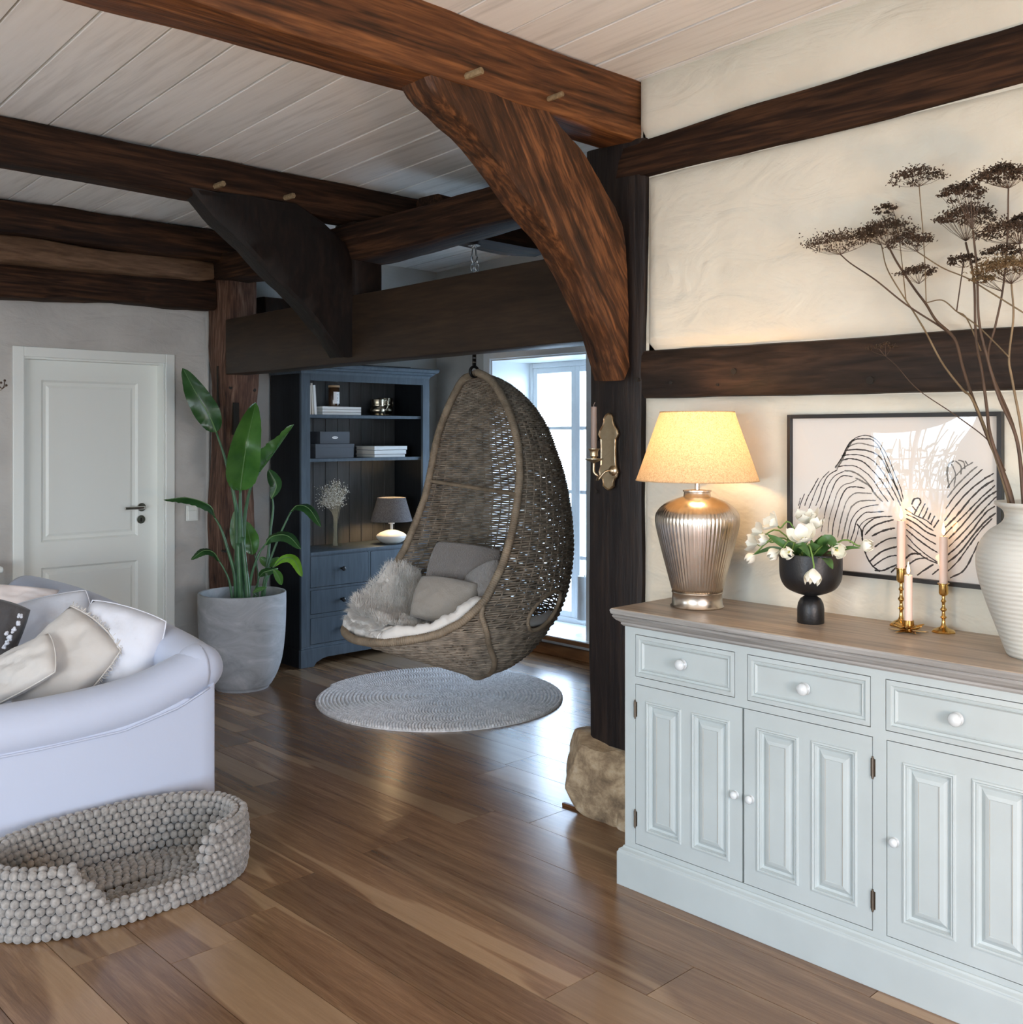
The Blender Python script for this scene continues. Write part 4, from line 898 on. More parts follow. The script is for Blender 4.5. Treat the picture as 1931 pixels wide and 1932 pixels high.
# ---------------------------------------------------------------- wall sconce with candle
plain('sconce_brass', (0.52,0.42,0.28), 0.3, 1.0, bump=0.3, bscale=40)
sc_y, sc_z = 2.668, 1.434
sco = thing('wall_sconce', 'antique brass candle sconce screwed to the black timber post', 'wall sconce', (3.08, sc_y, 1.33))
half = [(0,0.152),(0.014,0.146),(0.024,0.132),(0.024,0.118),(0.030,0.104),(0.046,0.084),(0.052,0.068),(0.046,0.058),(0.040,0.05),(0.038,0.0),(0.040,-0.055),(0.046,-0.070),(0.050,-0.080),(0.044,-0.098),(0.030,-0.112),(0.026,-0.128),(0.028,-0.136),(0.014,-0.146),(0,-0.152)]
poly = [(sc_y+a, sc_z+b) for a, b in half]+[(sc_y-a, sc_z+b) for a, b in reversed(half[1:-1])]
def shrink(poly, k): return [(sc_y+(a-sc_y)*k, sc_z+(b-sc_z)*(1-(1-k)*0.35)) for a, b in poly]
rs = [[(X, a, b) for a, b in shrink(poly, k)] for X, k in ((3.074,1.0),(3.066,1.0),(3.063,0.95),(3.067,0.86),(3.0665,0.84))]
mb = MB().rings(rs, False, True); mb.build('back_plate', M['sconce_brass'], sco)
ap = onx(1155, 888, 3.06)
cup = onx(1121, 868, 2.985)
MB().lathe([(0.020,0),(0.020,0.003),(0.016,0.006),(0.008,0.010),(0.012,0.014),(0.006,0.018)], 20).xf(Matrix.Translation((3.066, ap.y, ap.z)) @ Matrix.Rotation(-PI/2, 4, 'Y')).build('rosette', M['sconce_brass'], sco, smooth=True, angle=40)
MB().tube(bez([(3.052, ap.y, ap.z), (3.035, ap.y+0.012, ap.z-0.004), (3.015, ap.y+0.035, ap.z-0.036), (2.995, cup.y-0.012, cup.z-0.062), (2.985, cup.y, cup.z-0.045), (2.985, cup.y, cup.z-0.005)], 20), 0.0048, 10).build('arm', M['sconce_brass'], sco, smooth=True)
MB().lathe([(0.006,-0.012),(0.010,-0.008),(0.030,0.0),(0.037,0.004),(0.037,0.006),(0.014,0.006),(0.010,0.010),(0.016,0.016),(0.015,0.028),(0.017,0.036),(0.0225,0.042),(0.0225,0.044),(0.013,0.044),(0.013,0.02)], 28).xf(Matrix.Translation(cup)).build('candle_cup', M['sconce_brass'], sco, smooth=True, angle=40)
candle(cup.x, cup.y, cup.z+0.03, 0.176, 0.0118, 'unlit taupe candle in the brass wall sconce', False, 'wax_taupe')

# ---------------------------------------------------------------- stone under the post
m, nt, b = newmat('sandstone'); b.inputs['Roughness'].default_value = 0.85
v = coords(nt, (5,5,7)); n1 = N(nt, 'ShaderNodeTexNoise', Scale=2.0, Detail=10.0, Roughness=0.68, Distortion=0.25); L(nt, v, n1.inputs['Vector'])
r1 = ramp(nt, [(0.3, (0.13,0.09,0.055)), (0.46, (0.30,0.22,0.135)), (0.56, (0.46,0.35,0.22)), (0.7, (0.55,0.47,0.35))], n1.outputs['Fac']); L(nt, r1.outputs[0], b.inputs['Base Color'])
bp_ = N(nt, 'ShaderNodeBump', Strength=0.7, Distance=0.01); L(nt, n1.outputs['Fac'], bp_.inputs['Height']); L(nt, bp_.outputs[0], b.inputs['Normal'])
def rock(name, c, s, sd, mat, label=None, cat=None, cuts=18, ground=True):
    bm = bmesh.new(); bmesh.ops.create_icosphere(bm, subdivisions=4, radius=1.0); rr = random.Random(sd)
    planes = [(Vector((rr.gauss(0,1), rr.gauss(0,1), rr.gauss(0,1))).normalized(), rr.uniform(0.60, 0.72)) for _ in range(cuts)]+[(Vector((0,0,1)), 0.62), (Vector((0,0,-1)), 0.62), (Vector((-1,0,0)), 0.62), (Vector((0,1,0)), 0.68), (Vector((0,-1,0)),0.68)]
    for v_ in bm.verts:
        for pn, pd in planes:
            dd = v_.co.dot(pn)
            if dd > pd: v_.co -= pn*(dd-pd)
        v_.co += v_.co.normalized()*(noise.noise(v_.co*2.5+Vector((sd,0,0)))*0.02+noise.noise(v_.co*7)*0.02)
        v_.co = Vector((v_.co.x*s[0]/0.62, v_.co.y*s[1]/0.68, v_.co.z*s[2]/0.62))
    me = bpy.data.meshes.new(name); bm.to_mesh(me); bm.free(); me.shade_smooth(); me.set_sharp_from_angle(angle=math.radians(17)); me.materials.append(mat)
    o = bpy.data.objects.new(name, me); COL.objects.link(o); o.location = c
    if label: tag(o, label, cat)
    return o
rock('foundation_stone', (3.175, 2.735, 0.149), (0.15, 0.215, 0.149), 5, M['sandstone'], 'rough brown sandstone block carrying the black timber post', 'stone')
rock('pebble', (3.035, 2.555, 0.042), (0.02, 0.03, 0.042), 9, M['sandstone'], 'small pale pebble between the sandstone block and the sideboard', 'stone', 8)
tr = MB(); a, b_, c_ = onz(1063,1519,0.0), onz(1140,1545,0.0), onz(1186,1547,0.0)
for p, q in ((a, b_), (b_, c_)):
    d = (q-p).normalized(); s = Vector((-d.y, d.x, 0))*0.008
    tr.obox((p+q)/2+Vector((0,0,0.006)), d*(q-p).length/2, s, (0,0,0.006))
o = tr.build('trim_1', M['skirting_oak'], bevel=0.002); tag(o, 'thin oak edging on the floor around the sandstone block', 'trim', kind='structure')

# ================================================================ SOFA
plain('sofa_cloth', (0.46,0.505,0.62), 0.85, bump=0.25, bscale=9, sheen=0.3, spec=0.2)
plain('pillow_white', (0.64,0.655,0.71), 0.85, bump=0.35, bscale=14, sheen=0.3, spec=0.2)
plain('pillow_linen', (0.54,0.51,0.475), 0.9, bump=0.45, bscale=16, sheen=0.3, spec=0.2)
plain('pillow_charcoal', (0.07,0.065,0.065), 0.9, bump=0.4, bscale=60, sheen=0.3, spec=0.2)
plain('pillow_blush', (0.80,0.71,0.67), 0.85, bump=0.35, bscale=16, sheen=0.3, spec=0.2)
sofa = thing('sofa', 'white slipcovered sofa with a low rolled arm sweeping up to its back', 'sofa', (1.4, 4.5, 0))
seam = [(0.3,0.44),(1.0,0.432),(1.27,0.43),(1.56,0.436),(1.77,0.482),(1.88,0.53),(1.925,0.552)]
xs = [0.3+i*0.0325 for i in range(51)]
xs = [x for x in xs if x < 1.925]+[1.925]
rs = []
for x in xs:
    zt = interp(seam, x)+(0.02 if x < 1.8 else 0.0); e = 0.012 if x > 1.92 else 0
    rs.append([(x, 3.65+e, 0.015), (x, 3.65+e, zt), (x, 3.80, zt+0.02), (x, 3.80, 0.015)])
MB().rings(rs).build('arm_panel', M['sofa_cloth'], sofa, bevel=0.008, seg=3, smooth=True, angle=50)
JN = (1.890, 3.742, 0.600)
def roll(nm, path, r0, ends):
    pc = bez(path, 50); rs = []
    for i, p in enumerate(pc):
        t = (pc[min(i+1,50)]-pc[max(i-1,0)]); t.z = 0; t.normalize(); s = Vector((t.y, -t.x, 0)); ring = []
        for j in range(24):
            a = 2*PI*j/24; k = 1+noise.noise(Vector((p.x*2.5, p.y*2.5, math.cos(a))))*0.045
            ring.append(p+s*(r0*k*math.cos(a))+Vector((0,0,r0*0.94*k*math.sin(a))))
        rs.append(ring)
    MB().rings(rs, False, True).ball(ends, r0*0.985, 24, 16, (1,1,0.95)).build(nm, M['sofa_cloth'], sofa, smooth=True)
roll('rolled_arm', [(0.25,3.738,0.49),(0.7,3.735,0.492),(1.1,3.733,0.493),(1.4,3.731,0.498),(1.62,3.733,0.518),(1.78,3.737,0.560),JN], 0.099, JN)
roll('rolled_back', [JN,(1.888,3.90,0.622),(1.872,4.15,0.652),(1.85,4.45,0.680),(1.835,4.80,0.705),(1.83,5.2,0.71),(1.83,5.45,0.705)], 0.097, JN)
mb = MB(); mb.tube([(x, 3.645, interp(seam, x)+0.004) for x in xs[:-1]], 0.004, 6); mb.build('piping', M['sofa_cloth'], sofa, smooth=True)
MB().box(1.77, 3.86, 0.03, 1.925, 5.5, 0.57).build('back', M['sofa_cloth'], sofa, bevel=0.03, seg=4, smooth=True, angle=50)
MB().box(0.62, 3.80, 0.02, 1.72, 5.5, 0.27).build('seat_base', M['sofa_cloth'], sofa, bevel=0.01)
MB().box(0.58, 3.83, 0.27, 1.72, 5.5, 0.42).build('seat_cushion', M['sofa_cloth'], sofa, bevel=0.05, seg=4, smooth=True, angle=50)
def back_pillow(nm, c, w, h, t, mat, eul, parent=None, n=22, sd=0, fr=None, wr=0.012):
    """soft square cushion standing in the local XZ plane"""
    m4 = Matrix.Translation(c) @ Euler(eul, 'XYZ').to_matrix().to_4x4()
    def side(sg):
        def fn(u, v):
            a, b = u*2-1, v*2-1
            x = a*w/2*math.sqrt(1-0.20*b*b)*(1-0.03*(1-b*b)); z = b*h/2*math.sqrt(1-0.20*a*a)*(1-0.03*(1-a*a))
            k = max(0.0, (1-a*a)*(1-b*b))**0.36
            q = noise.noise(Vector((a*1.7+sd, b*1.7, sg*2)))*wr-abs(noise.noise(Vector(((a+b)*2.2+sd*3, (a-b)*0.8, sg))))*wr*2.0*k-abs(noise.noise(Vector(((a-b)*2.6+sd, (a+b)*0.7, sg+4))))*wr*1.4*k+noise.noise(Vector((a*6+sd, b*2.5, sg)))*wr*0.5*k+abs(noise.noise(Vector((a*3.3, b*3.3+sd, sg))))*wr*0.8*k
            return m4 @ Vector((x, sg*(t/2*k+q*k), z))
        return fn
    mb = MB().grid(side(1), n, n); st = len(mb.v); mb.grid(side(-1), n, n)
    # weld the rim
    me = bpy.data.meshes.new(nm); me.from_pydata(mb.v, [], mb.f)
    bm = bmesh.new(); bm.from_mesh(me); bmesh.ops.remove_doubles(bm, verts=bm.verts, dist=0.0006); bmesh.ops.recalc_face_normals(bm, faces=bm.faces); bm.to_mesh(me); bm.free()
    me.shade_smooth(); me.materials.append(mat)
    o = bpy.data.objects.new(nm, me); COL.objects.link(o)
    if parent is not None: me.transform(root_matrix(parent).inverted()); o.parent = parent
    return o, m4
def cushion(label, px, py, f, w, h, t, mat, eul, fringe=None, sd=0, name='cushion', wr=0.012, seam=False):
    c = atf(px, py, f); root = thing(name, label, 'cushion', (c.x, c.y, c.z-h/2))
    o, m4 = back_pillow('cover', c, w, h, t, mat, eul, root, sd=sd, wr=wr)
    rr = random.Random(sd)
    if fringe:
        mb = MB()
        for ed in fringe:
            for i in range(70):
                s = -1+2*(i+rr.random())/70
                if ed in 'RL':
                    sg = 1 if ed == 'R' else -1; p = Vector((sg*w/2*math.sqrt(1-0.2*s*s), 0, s*h/2*0.9)); d = Vector((sg, rr.uniform(-0.6,0.6), rr.uniform(-0.7,0.7)))
                else:
                    sg = 1 if ed == 'T' else -1; p = Vector((s*w/2*0.9, 0, sg*h/2*math.sqrt(1-0.2*s*s))); d = Vector((rr.uniform(-0.7,0.7), rr.uniform(-0.6,0.6), sg))
                L_ = rr.uniform(0.008, 0.022); q = p+d.normalized()*L_
                mb.tube([m4 @ (p-d*0.002), m4 @ (p.lerp(q, 0.5)+Vector((rr.uniform(-1,1)*0.003, rr.uniform(-1,1)*0.003, 0))), m4 @ q], 0.0014, 3)
        x = mb.build('fringe', mat, root, fix=False); x['kind'] = 'stuff'
        for ed in fringe:
            P = []
            for i in range(31):
                s = -1+2*i/30
                p = Vector(((1 if ed == 'R' else -1)*w/2*math.sqrt(1-0.2*s*s), 0, s*h/2*0.9)) if ed in 'RL' else Vector((s*w/2*0.9, 0, (1 if ed == 'T' else -1)*h/2*math.sqrt(1-0.2*s*s)))
                P.append(m4 @ (p+Vector((0, noise.noise(Vector((s*5, sd, 0)))*0.006, 0))))
            MB().tube(P, 0.0035, 6).build('braid', mat, root, smooth=True)
    if seam:
        P = []
        for side_ in ((-1, 1), (1, 1), (1, -1), (-1, -1), (-1, 1)): pass
        per = []
        for k in range(80):
            q = k/80*4; e = int(q); s = (q-e)*2-1
            a, b = [(s, 1), (1, -s), (-s, -1), (-1, s)][e]
            per.append(m4 @ Vector((a*w/2*math.sqrt(1-0.2*b*b)*(1-0.03*(1-b*b)), 0, b*h/2*math.sqrt(1-0.2*a*a)*(1-0.03*(1-a*a)))))
        MB().tube(per, 0.003, 6, closed=True).build('piping', mat, root, smooth=True)
    return root
D = math.radians
cushion('pale blush frilled pillow lying highest at the far left of the sofa', 25, 1138, 4.7, 0.42, 0.17, 0.10, M['pillow_blush'], (D(-25), D(6), D(-35)), fringe='R', sd=3)
cushion('plump white cushion behind the charcoal one', 92, 1188, 4.45, 0.38, 0.30, 0.15, M['pillow_white'], (D(-20), D(-12), D(-35)), sd=5, seam=True)
cushion('charcoal cushion with white tufts at the left edge of the sofa', -6, 1190, 4.15, 0.20, 0.25, 0.08, M['pillow_charcoal'], (D(-15), D(18), D(-35)), sd=7)
cushion('white cotton cushion with piping in the corner of the arm', 218, 1230, 4.10, 0.36, 0.37, 0.20, M['pillow_white'], (D(-12), D(14), D(-52)), sd=9, seam=True, wr=0.018)
cushion('natural linen cushion with a fringed braid, second from the right', 112, 1258, 3.98, 0.32, 0.42, 0.14, M['pillow_linen'], (D(-28), D(34), D(-62)), fringe='RT', sd=11, wr=0.016)
cushion('flat linen cushion lying over the fringed one at the lower left', 28, 1268, 3.86, 0.34, 0.20, 0.10, M['pillow_linen'], (D(-40), D(-28), D(-40)), sd=13, seam=True)
# tufts on the charcoal cushion
ch = [o for o in COL.objects if o.get('label', '').startswith('charcoal cushion')][0]
mb = MB()
for (px, py) in ((38,1162),(33,1176),(28,1186),(14,1196),(18,1205),(12,1213),(20,1200),(8,1220),(24,1190)):
    c = atf(px, py, 4.06)
    for k in range(5): mb.ball(c+Vector((R.uniform(-1,1), R.uniform(-1,1), R.uniform(-1,1)))*0.006, 0.006, 6, 4)
mb.build('tufts', M['pillow_white'], ch, smooth=True, fix=False)['kind'] = 'stuff'

# ================================================================ FELT BALL BED
m, nt, b = newmat('felt_grey'); b.inputs['Roughness'].default_value = 0.95; b.inputs['Specular IOR Level'].default_value = 0.1; b.inputs['Sheen Weight'].default_value = 0.4
v = coords(nt, (1,1,1), True); n1 = N(nt, 'ShaderNodeTexNoise', Scale=70.0, Detail=4.0); L(nt, v, n1.inputs['Vector'])
r1 = ramp(nt, [(0.3, (0.17,0.16,0.148)), (0.7, (0.32,0.30,0.275))], n1.outputs['Fac'])
oi = nt.nodes.new('ShaderNodeObjectInfo'); mr = N(nt, 'ShaderNodeMapRange'); L(nt, oi.outputs['Random'], mr.inputs[0]); mr.inputs[3].default_value = 0.85; mr.inputs[4].default_value = 1.12
vm = N(nt, 'ShaderNodeVectorMath', operation='SCALE'); L(nt, r1.outputs[0], vm.inputs[0]); L(nt, mr.outputs[0], vm.inputs['Scale']); L(nt, vm.outputs[0], b.inputs['Base Color'])
bp_ = N(nt, 'ShaderNodeBump', Strength=0.5, Distance=0.003); L(nt, n1.outputs['Fac'], bp_.inputs['Height']); L(nt, bp_.outputs[0], b.inputs['Normal'])
bed = thing('pet_bed', 'oval grey felt-ball pet basket with a low entrance at the front', 'pet bed', (1.425, 3.355, 0))
A_, B_ = 0.430, 0.252; BD = 0.0272
def sup(a, b, t, e=2.35):
    c, s = math.cos(t), math.sin(t)
    return (a*math.copysign(abs(c)**(2/e), c), b*math.copysign(abs(s)**(2/e), s))
def even(a, b, n, ph):
    T = [sup(a, b, 2*PI*i/720) for i in range(721)]; S = [0]
    for p, q in zip(T, T[1:]): S.append(S[-1]+math.dist(p, q))
    out = []; j = 0
    for k in range(n):
        s = (k+ph)/n*S[-1]
        while S[j+1] < s: j += 1
        u = (s-S[j])/(S[j+1]-S[j]); out.append((T[j][0]+(T[j+1][0]-T[j][0])*u, T[j][1]+(T[j+1][1]-T[j][1])*u))
    return out, S[-1]
def rimz(x, y):
    X = x+1.425
    if y > 0: return 0.205
    return interp([(0, 0.205), (1.205, 0.205), (1.285, 0.085), (1.37, 0.072), (1.50, 0.075), (1.585, 0.088), (1.625, 0.18), (1.65, 0.205), (3, 0.205)], X)
balls = []
for layer, ins in ((0, 0.0), (1, 0.026)):
    a, b = A_-0.014-ins, B_-0.014-ins
    n = int(even(a, b, 10, 0)[1]/BD)
    for k in range(8):
        z = 0.0145+0.0262*k; lean = 0.010*math.sin(k/7*PI)
        pts_, _ = even(a+lean, b+lean, n, 0.5*(k % 2)+0.25*layer)
        for (x, y) in pts_:
            if z+0.005 <= rimz(x, y): balls.append((x, y, z, layer, k))
rad = []
a, b = A_-0.066, B_-0.066
while b > 0.012:
    n = max(3, int(even(a, b, 10, 0)[1]/BD)); pts_, _ = even(a, b, n, R.random())
    for (x, y) in pts_: balls.append((x, y, 0.016, 2, 0))
    a -= 0.0262; b -= 0.0262
def vis(q):
    x, y, z, layer, k = q
    X, Y = 1.425+x, 3.355+y; d = X*SA+Y*CA
    front = (x*0.35-y) > 0
    s = d
    if layer == 0: s += 0 if front else 2
    if layer == 1: s += 2.0 if front else 0.35
    if layer == 2: s += 1.2
    return s
balls.sort(key=vis)
tmp = MB().ball((0,0,0), 0.0152, 10, 7); first = tmp.build('felt_ball', M['felt_grey'], bed, world=False, smooth=True)
rest = MB(); proto = MB().ball((0,0,0), 0.0150, 8, 5)
for i, q in enumerate(balls):
    jx, jy, jz = (R.uniform(-1,1)*0.0014 for _ in range(3)); s = R.uniform(0.93, 1.08)
    if i < 300:
        o = first if i == 0 else clone(first, bed)
        o.location = (q[0]+jx, q[1]+jy, q[2]+jz); o.scale = (s, s*R.uniform(0.94,1.05), s*R.uniform(0.9,1.0)); o.rotation_euler = (0, 0, R.random()*6)
    else:
        rest.add([(v_[0]*s+q[0]+jx, v_[1]*s+q[1]+jy, v_[2]*s*0.95+q[2]+jz) for v_ in proto.v], proto.f)
rest.build('felt_balls', M['felt_grey'], bed, world=False, smooth=True, fix=False)['kind'] = 'stuff'

# ================================================================ ROUND FELT RUG
RX, RY, RR = 3.80, 4.575, 0.712
rug = thing('round_rug', 'round pale grey felt-ball rug under the hanging egg chair', 'rug', (RX, RY, 0))
plain('felt_pale', (0.74,0.73,0.72), 0.95, var=0.25, vscale=45, sheen=0.3, spec=0.1)
rb = MB(); th_ = 0.0; step = 0.0215
while True:
    r = 0.006+step*th_/(2*PI)
    if r > RR-0.011: break
    x, y = r*math.cos(th_), r*math.sin(th_); s = R.uniform(0.92,1.08)*0.0112
    h = R.uniform(-0.0008, 0.0008)
    b = len(rb.v); seg = 6; c_, s_ = math.cos(th_), math.sin(th_)
    lv_ = ((1.0, 0.003), (0.88, 0.011), (0.5, 0.0165))
    for q, z in lv_:
        for j in range(seg):
            a = 2*PI*(j+0.5)/seg; u, w = math.cos(a)*1.02, math.sin(a)*0.82
            rb.v.append((x+(u*c_-w*s_)*s*q, y+(u*s_+w*c_)*s*q, z+h))
    rb.v.append((x, y, 0.018+h))
    for l in range(2):
        for j in range(seg): rb.f.append((b+l*seg+j, b+l*seg+(j+1) % seg, b+(l+1)*seg+(j+1) % seg, b+(l+1)*seg+j))
    for j in range(seg): rb.f.append((b+2*seg+j, b+2*seg+(j+1) % seg, b+3*seg))
    th_ += 0.0172/max(r, 0.012)
rb.build('felt_balls', M['felt_pale'], rug, world=False, smooth=True, fix=False)['kind'] = 'stuff'
MB().lathe([(RR-0.012, 0.0), (RR-0.012, 0.006)], 64).build('backing', M['felt_pale'], rug, world=False)

# ================================================================ POTTED PLANT
m, nt, b = newmat('pot_cement'); b.inputs['Roughness'].default_value = 0.8
n1 = N(nt, 'ShaderNodeTexNoise', Scale=3.5, Detail=8.0, Distortion=1.2, Roughness=0.65); L(nt, coords(nt, (1,1,2)), n1.inputs['Vector'])
r1 = ramp(nt, [(0.35, (0.30,0.32,0.33)), (0.55, (0.41,0.43,0.45)), (0.72, (0.55,0.57,0.58))], n1.outputs['Fac']); L(nt, r1.outputs[0], b.inputs['Base Color'])
bp_ = N(nt, 'ShaderNodeBump', Strength=0.15, Distance=0.01); L(nt, n1.outputs['Fac'], bp_.inputs['Height']); L(nt, bp_.outputs[0], b.inputs['Normal'])
def leafmat(name, c1, c2, sheen=0.3):
    m, nt, b = newmat(name); b.inputs['Roughness'].default_value = 0.3; b.inputs['Specular IOR Level'].default_value = 0.6
    n1 = N(nt, 'ShaderNodeTexNoise', Scale=9.0, Detail=4.0); L(nt, coords(nt), n1.inputs['Vector']); r1 = ramp(nt, [(0.3, c1), (0.7, c2)], n1.outputs['Fac']); L(nt, r1.outputs[0], b.inputs['Base Color'])
    b.inputs['Transmission Weight'].default_value = 0.0
    t = N(nt, 'ShaderNodeBsdfTranslucent'); L(nt, r1.outputs[0], t.inputs[0]); mx = nt.nodes.new('ShaderNodeMixShader'); mx.inputs[0].default_value = 0.28
    out = nt.nodes['Material Output']; L(nt, b.outputs[0], mx.inputs[1]); L(nt, t.outputs[0], mx.inputs[2]); L(nt, mx.outputs[0], out.inputs[0])
leafmat('leaf_dark', (0.012,0.05,0.012), (0.035,0.11,0.028)); leafmat('leaf_mid', (0.04,0.13,0.02), (0.085,0.22,0.04)); leafmat('leaf_bright', (0.12,0.30,0.02), (0.22,0.45,0.04))
plain('leaf_rib', (0.13,0.24,0.09), 0.4); plain('stalk', (0.05,0.13,0.055), 0.4, var=0.3, vscale=10); plain('soil', (0.03,0.022,0.015), 0.95, bump=0.6, bscale=80)
PX_, PY_ = 3.105, 5.575
pot = thing('potted_plant', 'tall bird-of-paradise plant in a grey cement tub beside the hutch', 'plant', (PX_, PY_, 0))
pp = bez([(0.155,0,0.0),(0.160,0,0.010),(0.166,0,0.018),(0.176,0,0.030),(0.205,0,0.085),(0.232,0,0.17),(0.247,0,0.28),(0.254,0,0.40),(0.256,0,0.50),(0.2555,0,0.560)], 36)
MB().lathe([(p.x, p.z) for p in pp]+[(0.253,0.565),(0.240,0.565),(0.237,0.560),(0.236,0.50),(0.232,0.46)], 72, caps=True).build('pot', M['pot_cement'], pot, world=False, smooth=True, angle=60)
MB().lathe([(0.232,0.485),(0.12,0.492),(0.01,0.50)], 32).build('soil', M['soil'], pot, world=False, smooth=True)
ZP = lambda x, y: (300+x/4.2, 680+y/4.2)
def pl(x, y, f): return atf(*ZP(x, y), f)
def leaf(pts, hw, mat, fold=0.35, nrm=None, asym=1.0, ruffle=0.03, maxat=0.45, n=26, sd=0, curl=0.0):
    """big leaf: two cupped halves with pleats along the side veins"""
    c = bez([pl(*p) for p in pts], n); mb = MB(); nv = 10; s_px = c[0].copy()
    sc = (pl(pts[0][0]+100, pts[0][1], pts[0][2])-pl(*pts[0])).length/100; W_ = hw*sc
    for i, p in enumerate(c):
        t = i/n; tg = (c[min(i+1, n)]-c[max(i-1, 0)]).normalized()
        nn = Vector(nrm) if nrm else Vector((-SA*0.8, -CA*0.8, 0.25)); side = tg.cross(nn).normalized(); up = side.cross(tg).normalized()
        w = W_*(max(0.0, math.sin(PI*(t**(math.log(0.5)/math.log(maxat)))))**0.62 if 0 < t < 1 else 0.0); w = max(w, W_*0.02)
        for j in range(nv+1):
            a = (j/nv-0.5)*2; ww = w*(asym if a > 0 else 1.0)
            pleat = math.sin((t-abs(a)*0.10)*95)*0.006*W_/0.06*abs(a)**0.7*(1 if 0.03 < t < 0.97 else 0)
            wavy = ruffle*W_*math.sin(t*21+a*2+sd)*abs(a)**2
            mb.v.append(tuple(p+side*(a*ww)+up*(abs(a)**1.3*fold*w+pleat*0.6+wavy-curl*w*abs(a)**2)))
    for i in range(n):
        for j in range(nv):
            q = i*(nv+1)+j; mb.f.append((q, q+nv+1, q+nv+2, q+1))
    lf_ = mb.build('leaf', M[mat], pot, smooth=True, fix=False)
    MB().tube(c, [lerp(0.0055, 0.0012, i/n) for i in range(n+1)], 6, flat=0.8).build('midrib', M['leaf_rib'], lf_, smooth=True)
def stalk(pts, r0, r1):
    c = bez([pl(*p) for p in pts], 20); MB().tube(c, [lerp(r0, r1, (i/20)**0.8) for i in range(21)], 8).build('stalk', M['stalk'], pot, smooth=True)
F0 = 6.20
leaf([(455,570,6.15),(400,440,6.12),(300,270,6.10),(190,62,6.12)], 98, 'leaf_dark', 0.25, ruffle=0.10, sd=1)
leaf([(645,1030,6.10),(665,860,6.05),(700,640,6.0),(768,335,6.1)], 138, 'leaf_mid', 0.55, asym=0.85, maxat=0.42, ruffle=0.05, sd=2, nrm=(-0.35,-0.9,0.25))
leaf([(800,880,6.2),(870,790,6.2),(950,680,6.2),(1070,508,6.25)], 80, 'leaf_mid', 0.9, maxat=0.28, ruffle=0.08, sd=3, nrm=(-0.9,-0.1,0.4))
leaf([(440,1240,6.12),(400,1150,6.05),(230,1090,5.95),(38,1105,5.9)], 62, 'leaf_dark', -0.5, maxat=0.4, nrm=(0.1,-0.5,0.9), sd=4)
leaf([(890,1095,6.3),(930,1000,6.3),(905,930,6.3),(868,865,6.3)], 50, 'leaf_dark', 0.4, maxat=0.5, sd=5)
leaf([(1045,1200,6.25),(1100,1150,6.2),(1190,1175,6.15),(1285,1320,6.1)], 52, 'leaf_dark', -0.3, maxat=0.55, nrm=(-0.3,-0.7,0.9), sd=6)
leaf([(838,1465,6.15),(900,1395,6.1),(1020,1390,6.05),(1125,1495,6.0)], 55, 'leaf_dark', -0.35, maxat=0.55, nrm=(-0.3,-0.8,0.7), sd=7)
leaf([(905,1640,6.1),(985,1570,6.05),(1070,1580,6.0),(1135,1715,5.95)], 42, 'leaf_bright', -0.2, maxat=0.6, nrm=(-0.3,-0.9,0.5), sd=8)
leaf([(740,1540,6.28),(730,1450,6.28),(715,1380,6.3),(690,1275,6.32)], 72, 'leaf_mid', 0.2, maxat=0.45, sd=9)
leaf([(600,1500,6.32),(598,1400,6.32),(596,1300,6.32),(600,1190,6.33)], 34, 'leaf_mid', 0.2, maxat=0.45, sd=19)
leaf([(478,1590,6.1),(430,1520,6.05),(350,1510,6.0),(255,1580,5.95)], 45, 'leaf_dark', -0.3, maxat=0.45, nrm=(-0.1,-0.6,0.9), sd=10)
leaf([(940,1650,6.1),(880,1665,6.05),(830,1680,6.03),(795,1715,6.0)], 34, 'leaf_dark', -0.3, maxat=0.5, nrm=(-0.3,-0.8,0.6), sd=11)
leaf([(905,1655,6.05),(935,1690,6.03),(955,1730,6.0),(972,1780,5.97)], 32, 'leaf_mid', -0.2, maxat=0.5, sd=12)
leaf([(760,905,6.28),(790,840,6.3),(815,770,6.3),(822,690,6.3)], 42, 'leaf_mid', 0.3, maxat=0.5, sd=13)
leaf([(800,1560,6.3),(850,1600,6.3),(900,1600,6.3),(950,1560,6.3)], 38, 'leaf_mid', 0.2, sd=14)
leaf([(745,1840,6.05),(780,1820,6.03),(815,1810,6.0),(855,1800,5.98)], 18, 'leaf_mid', 0.2, sd=15)
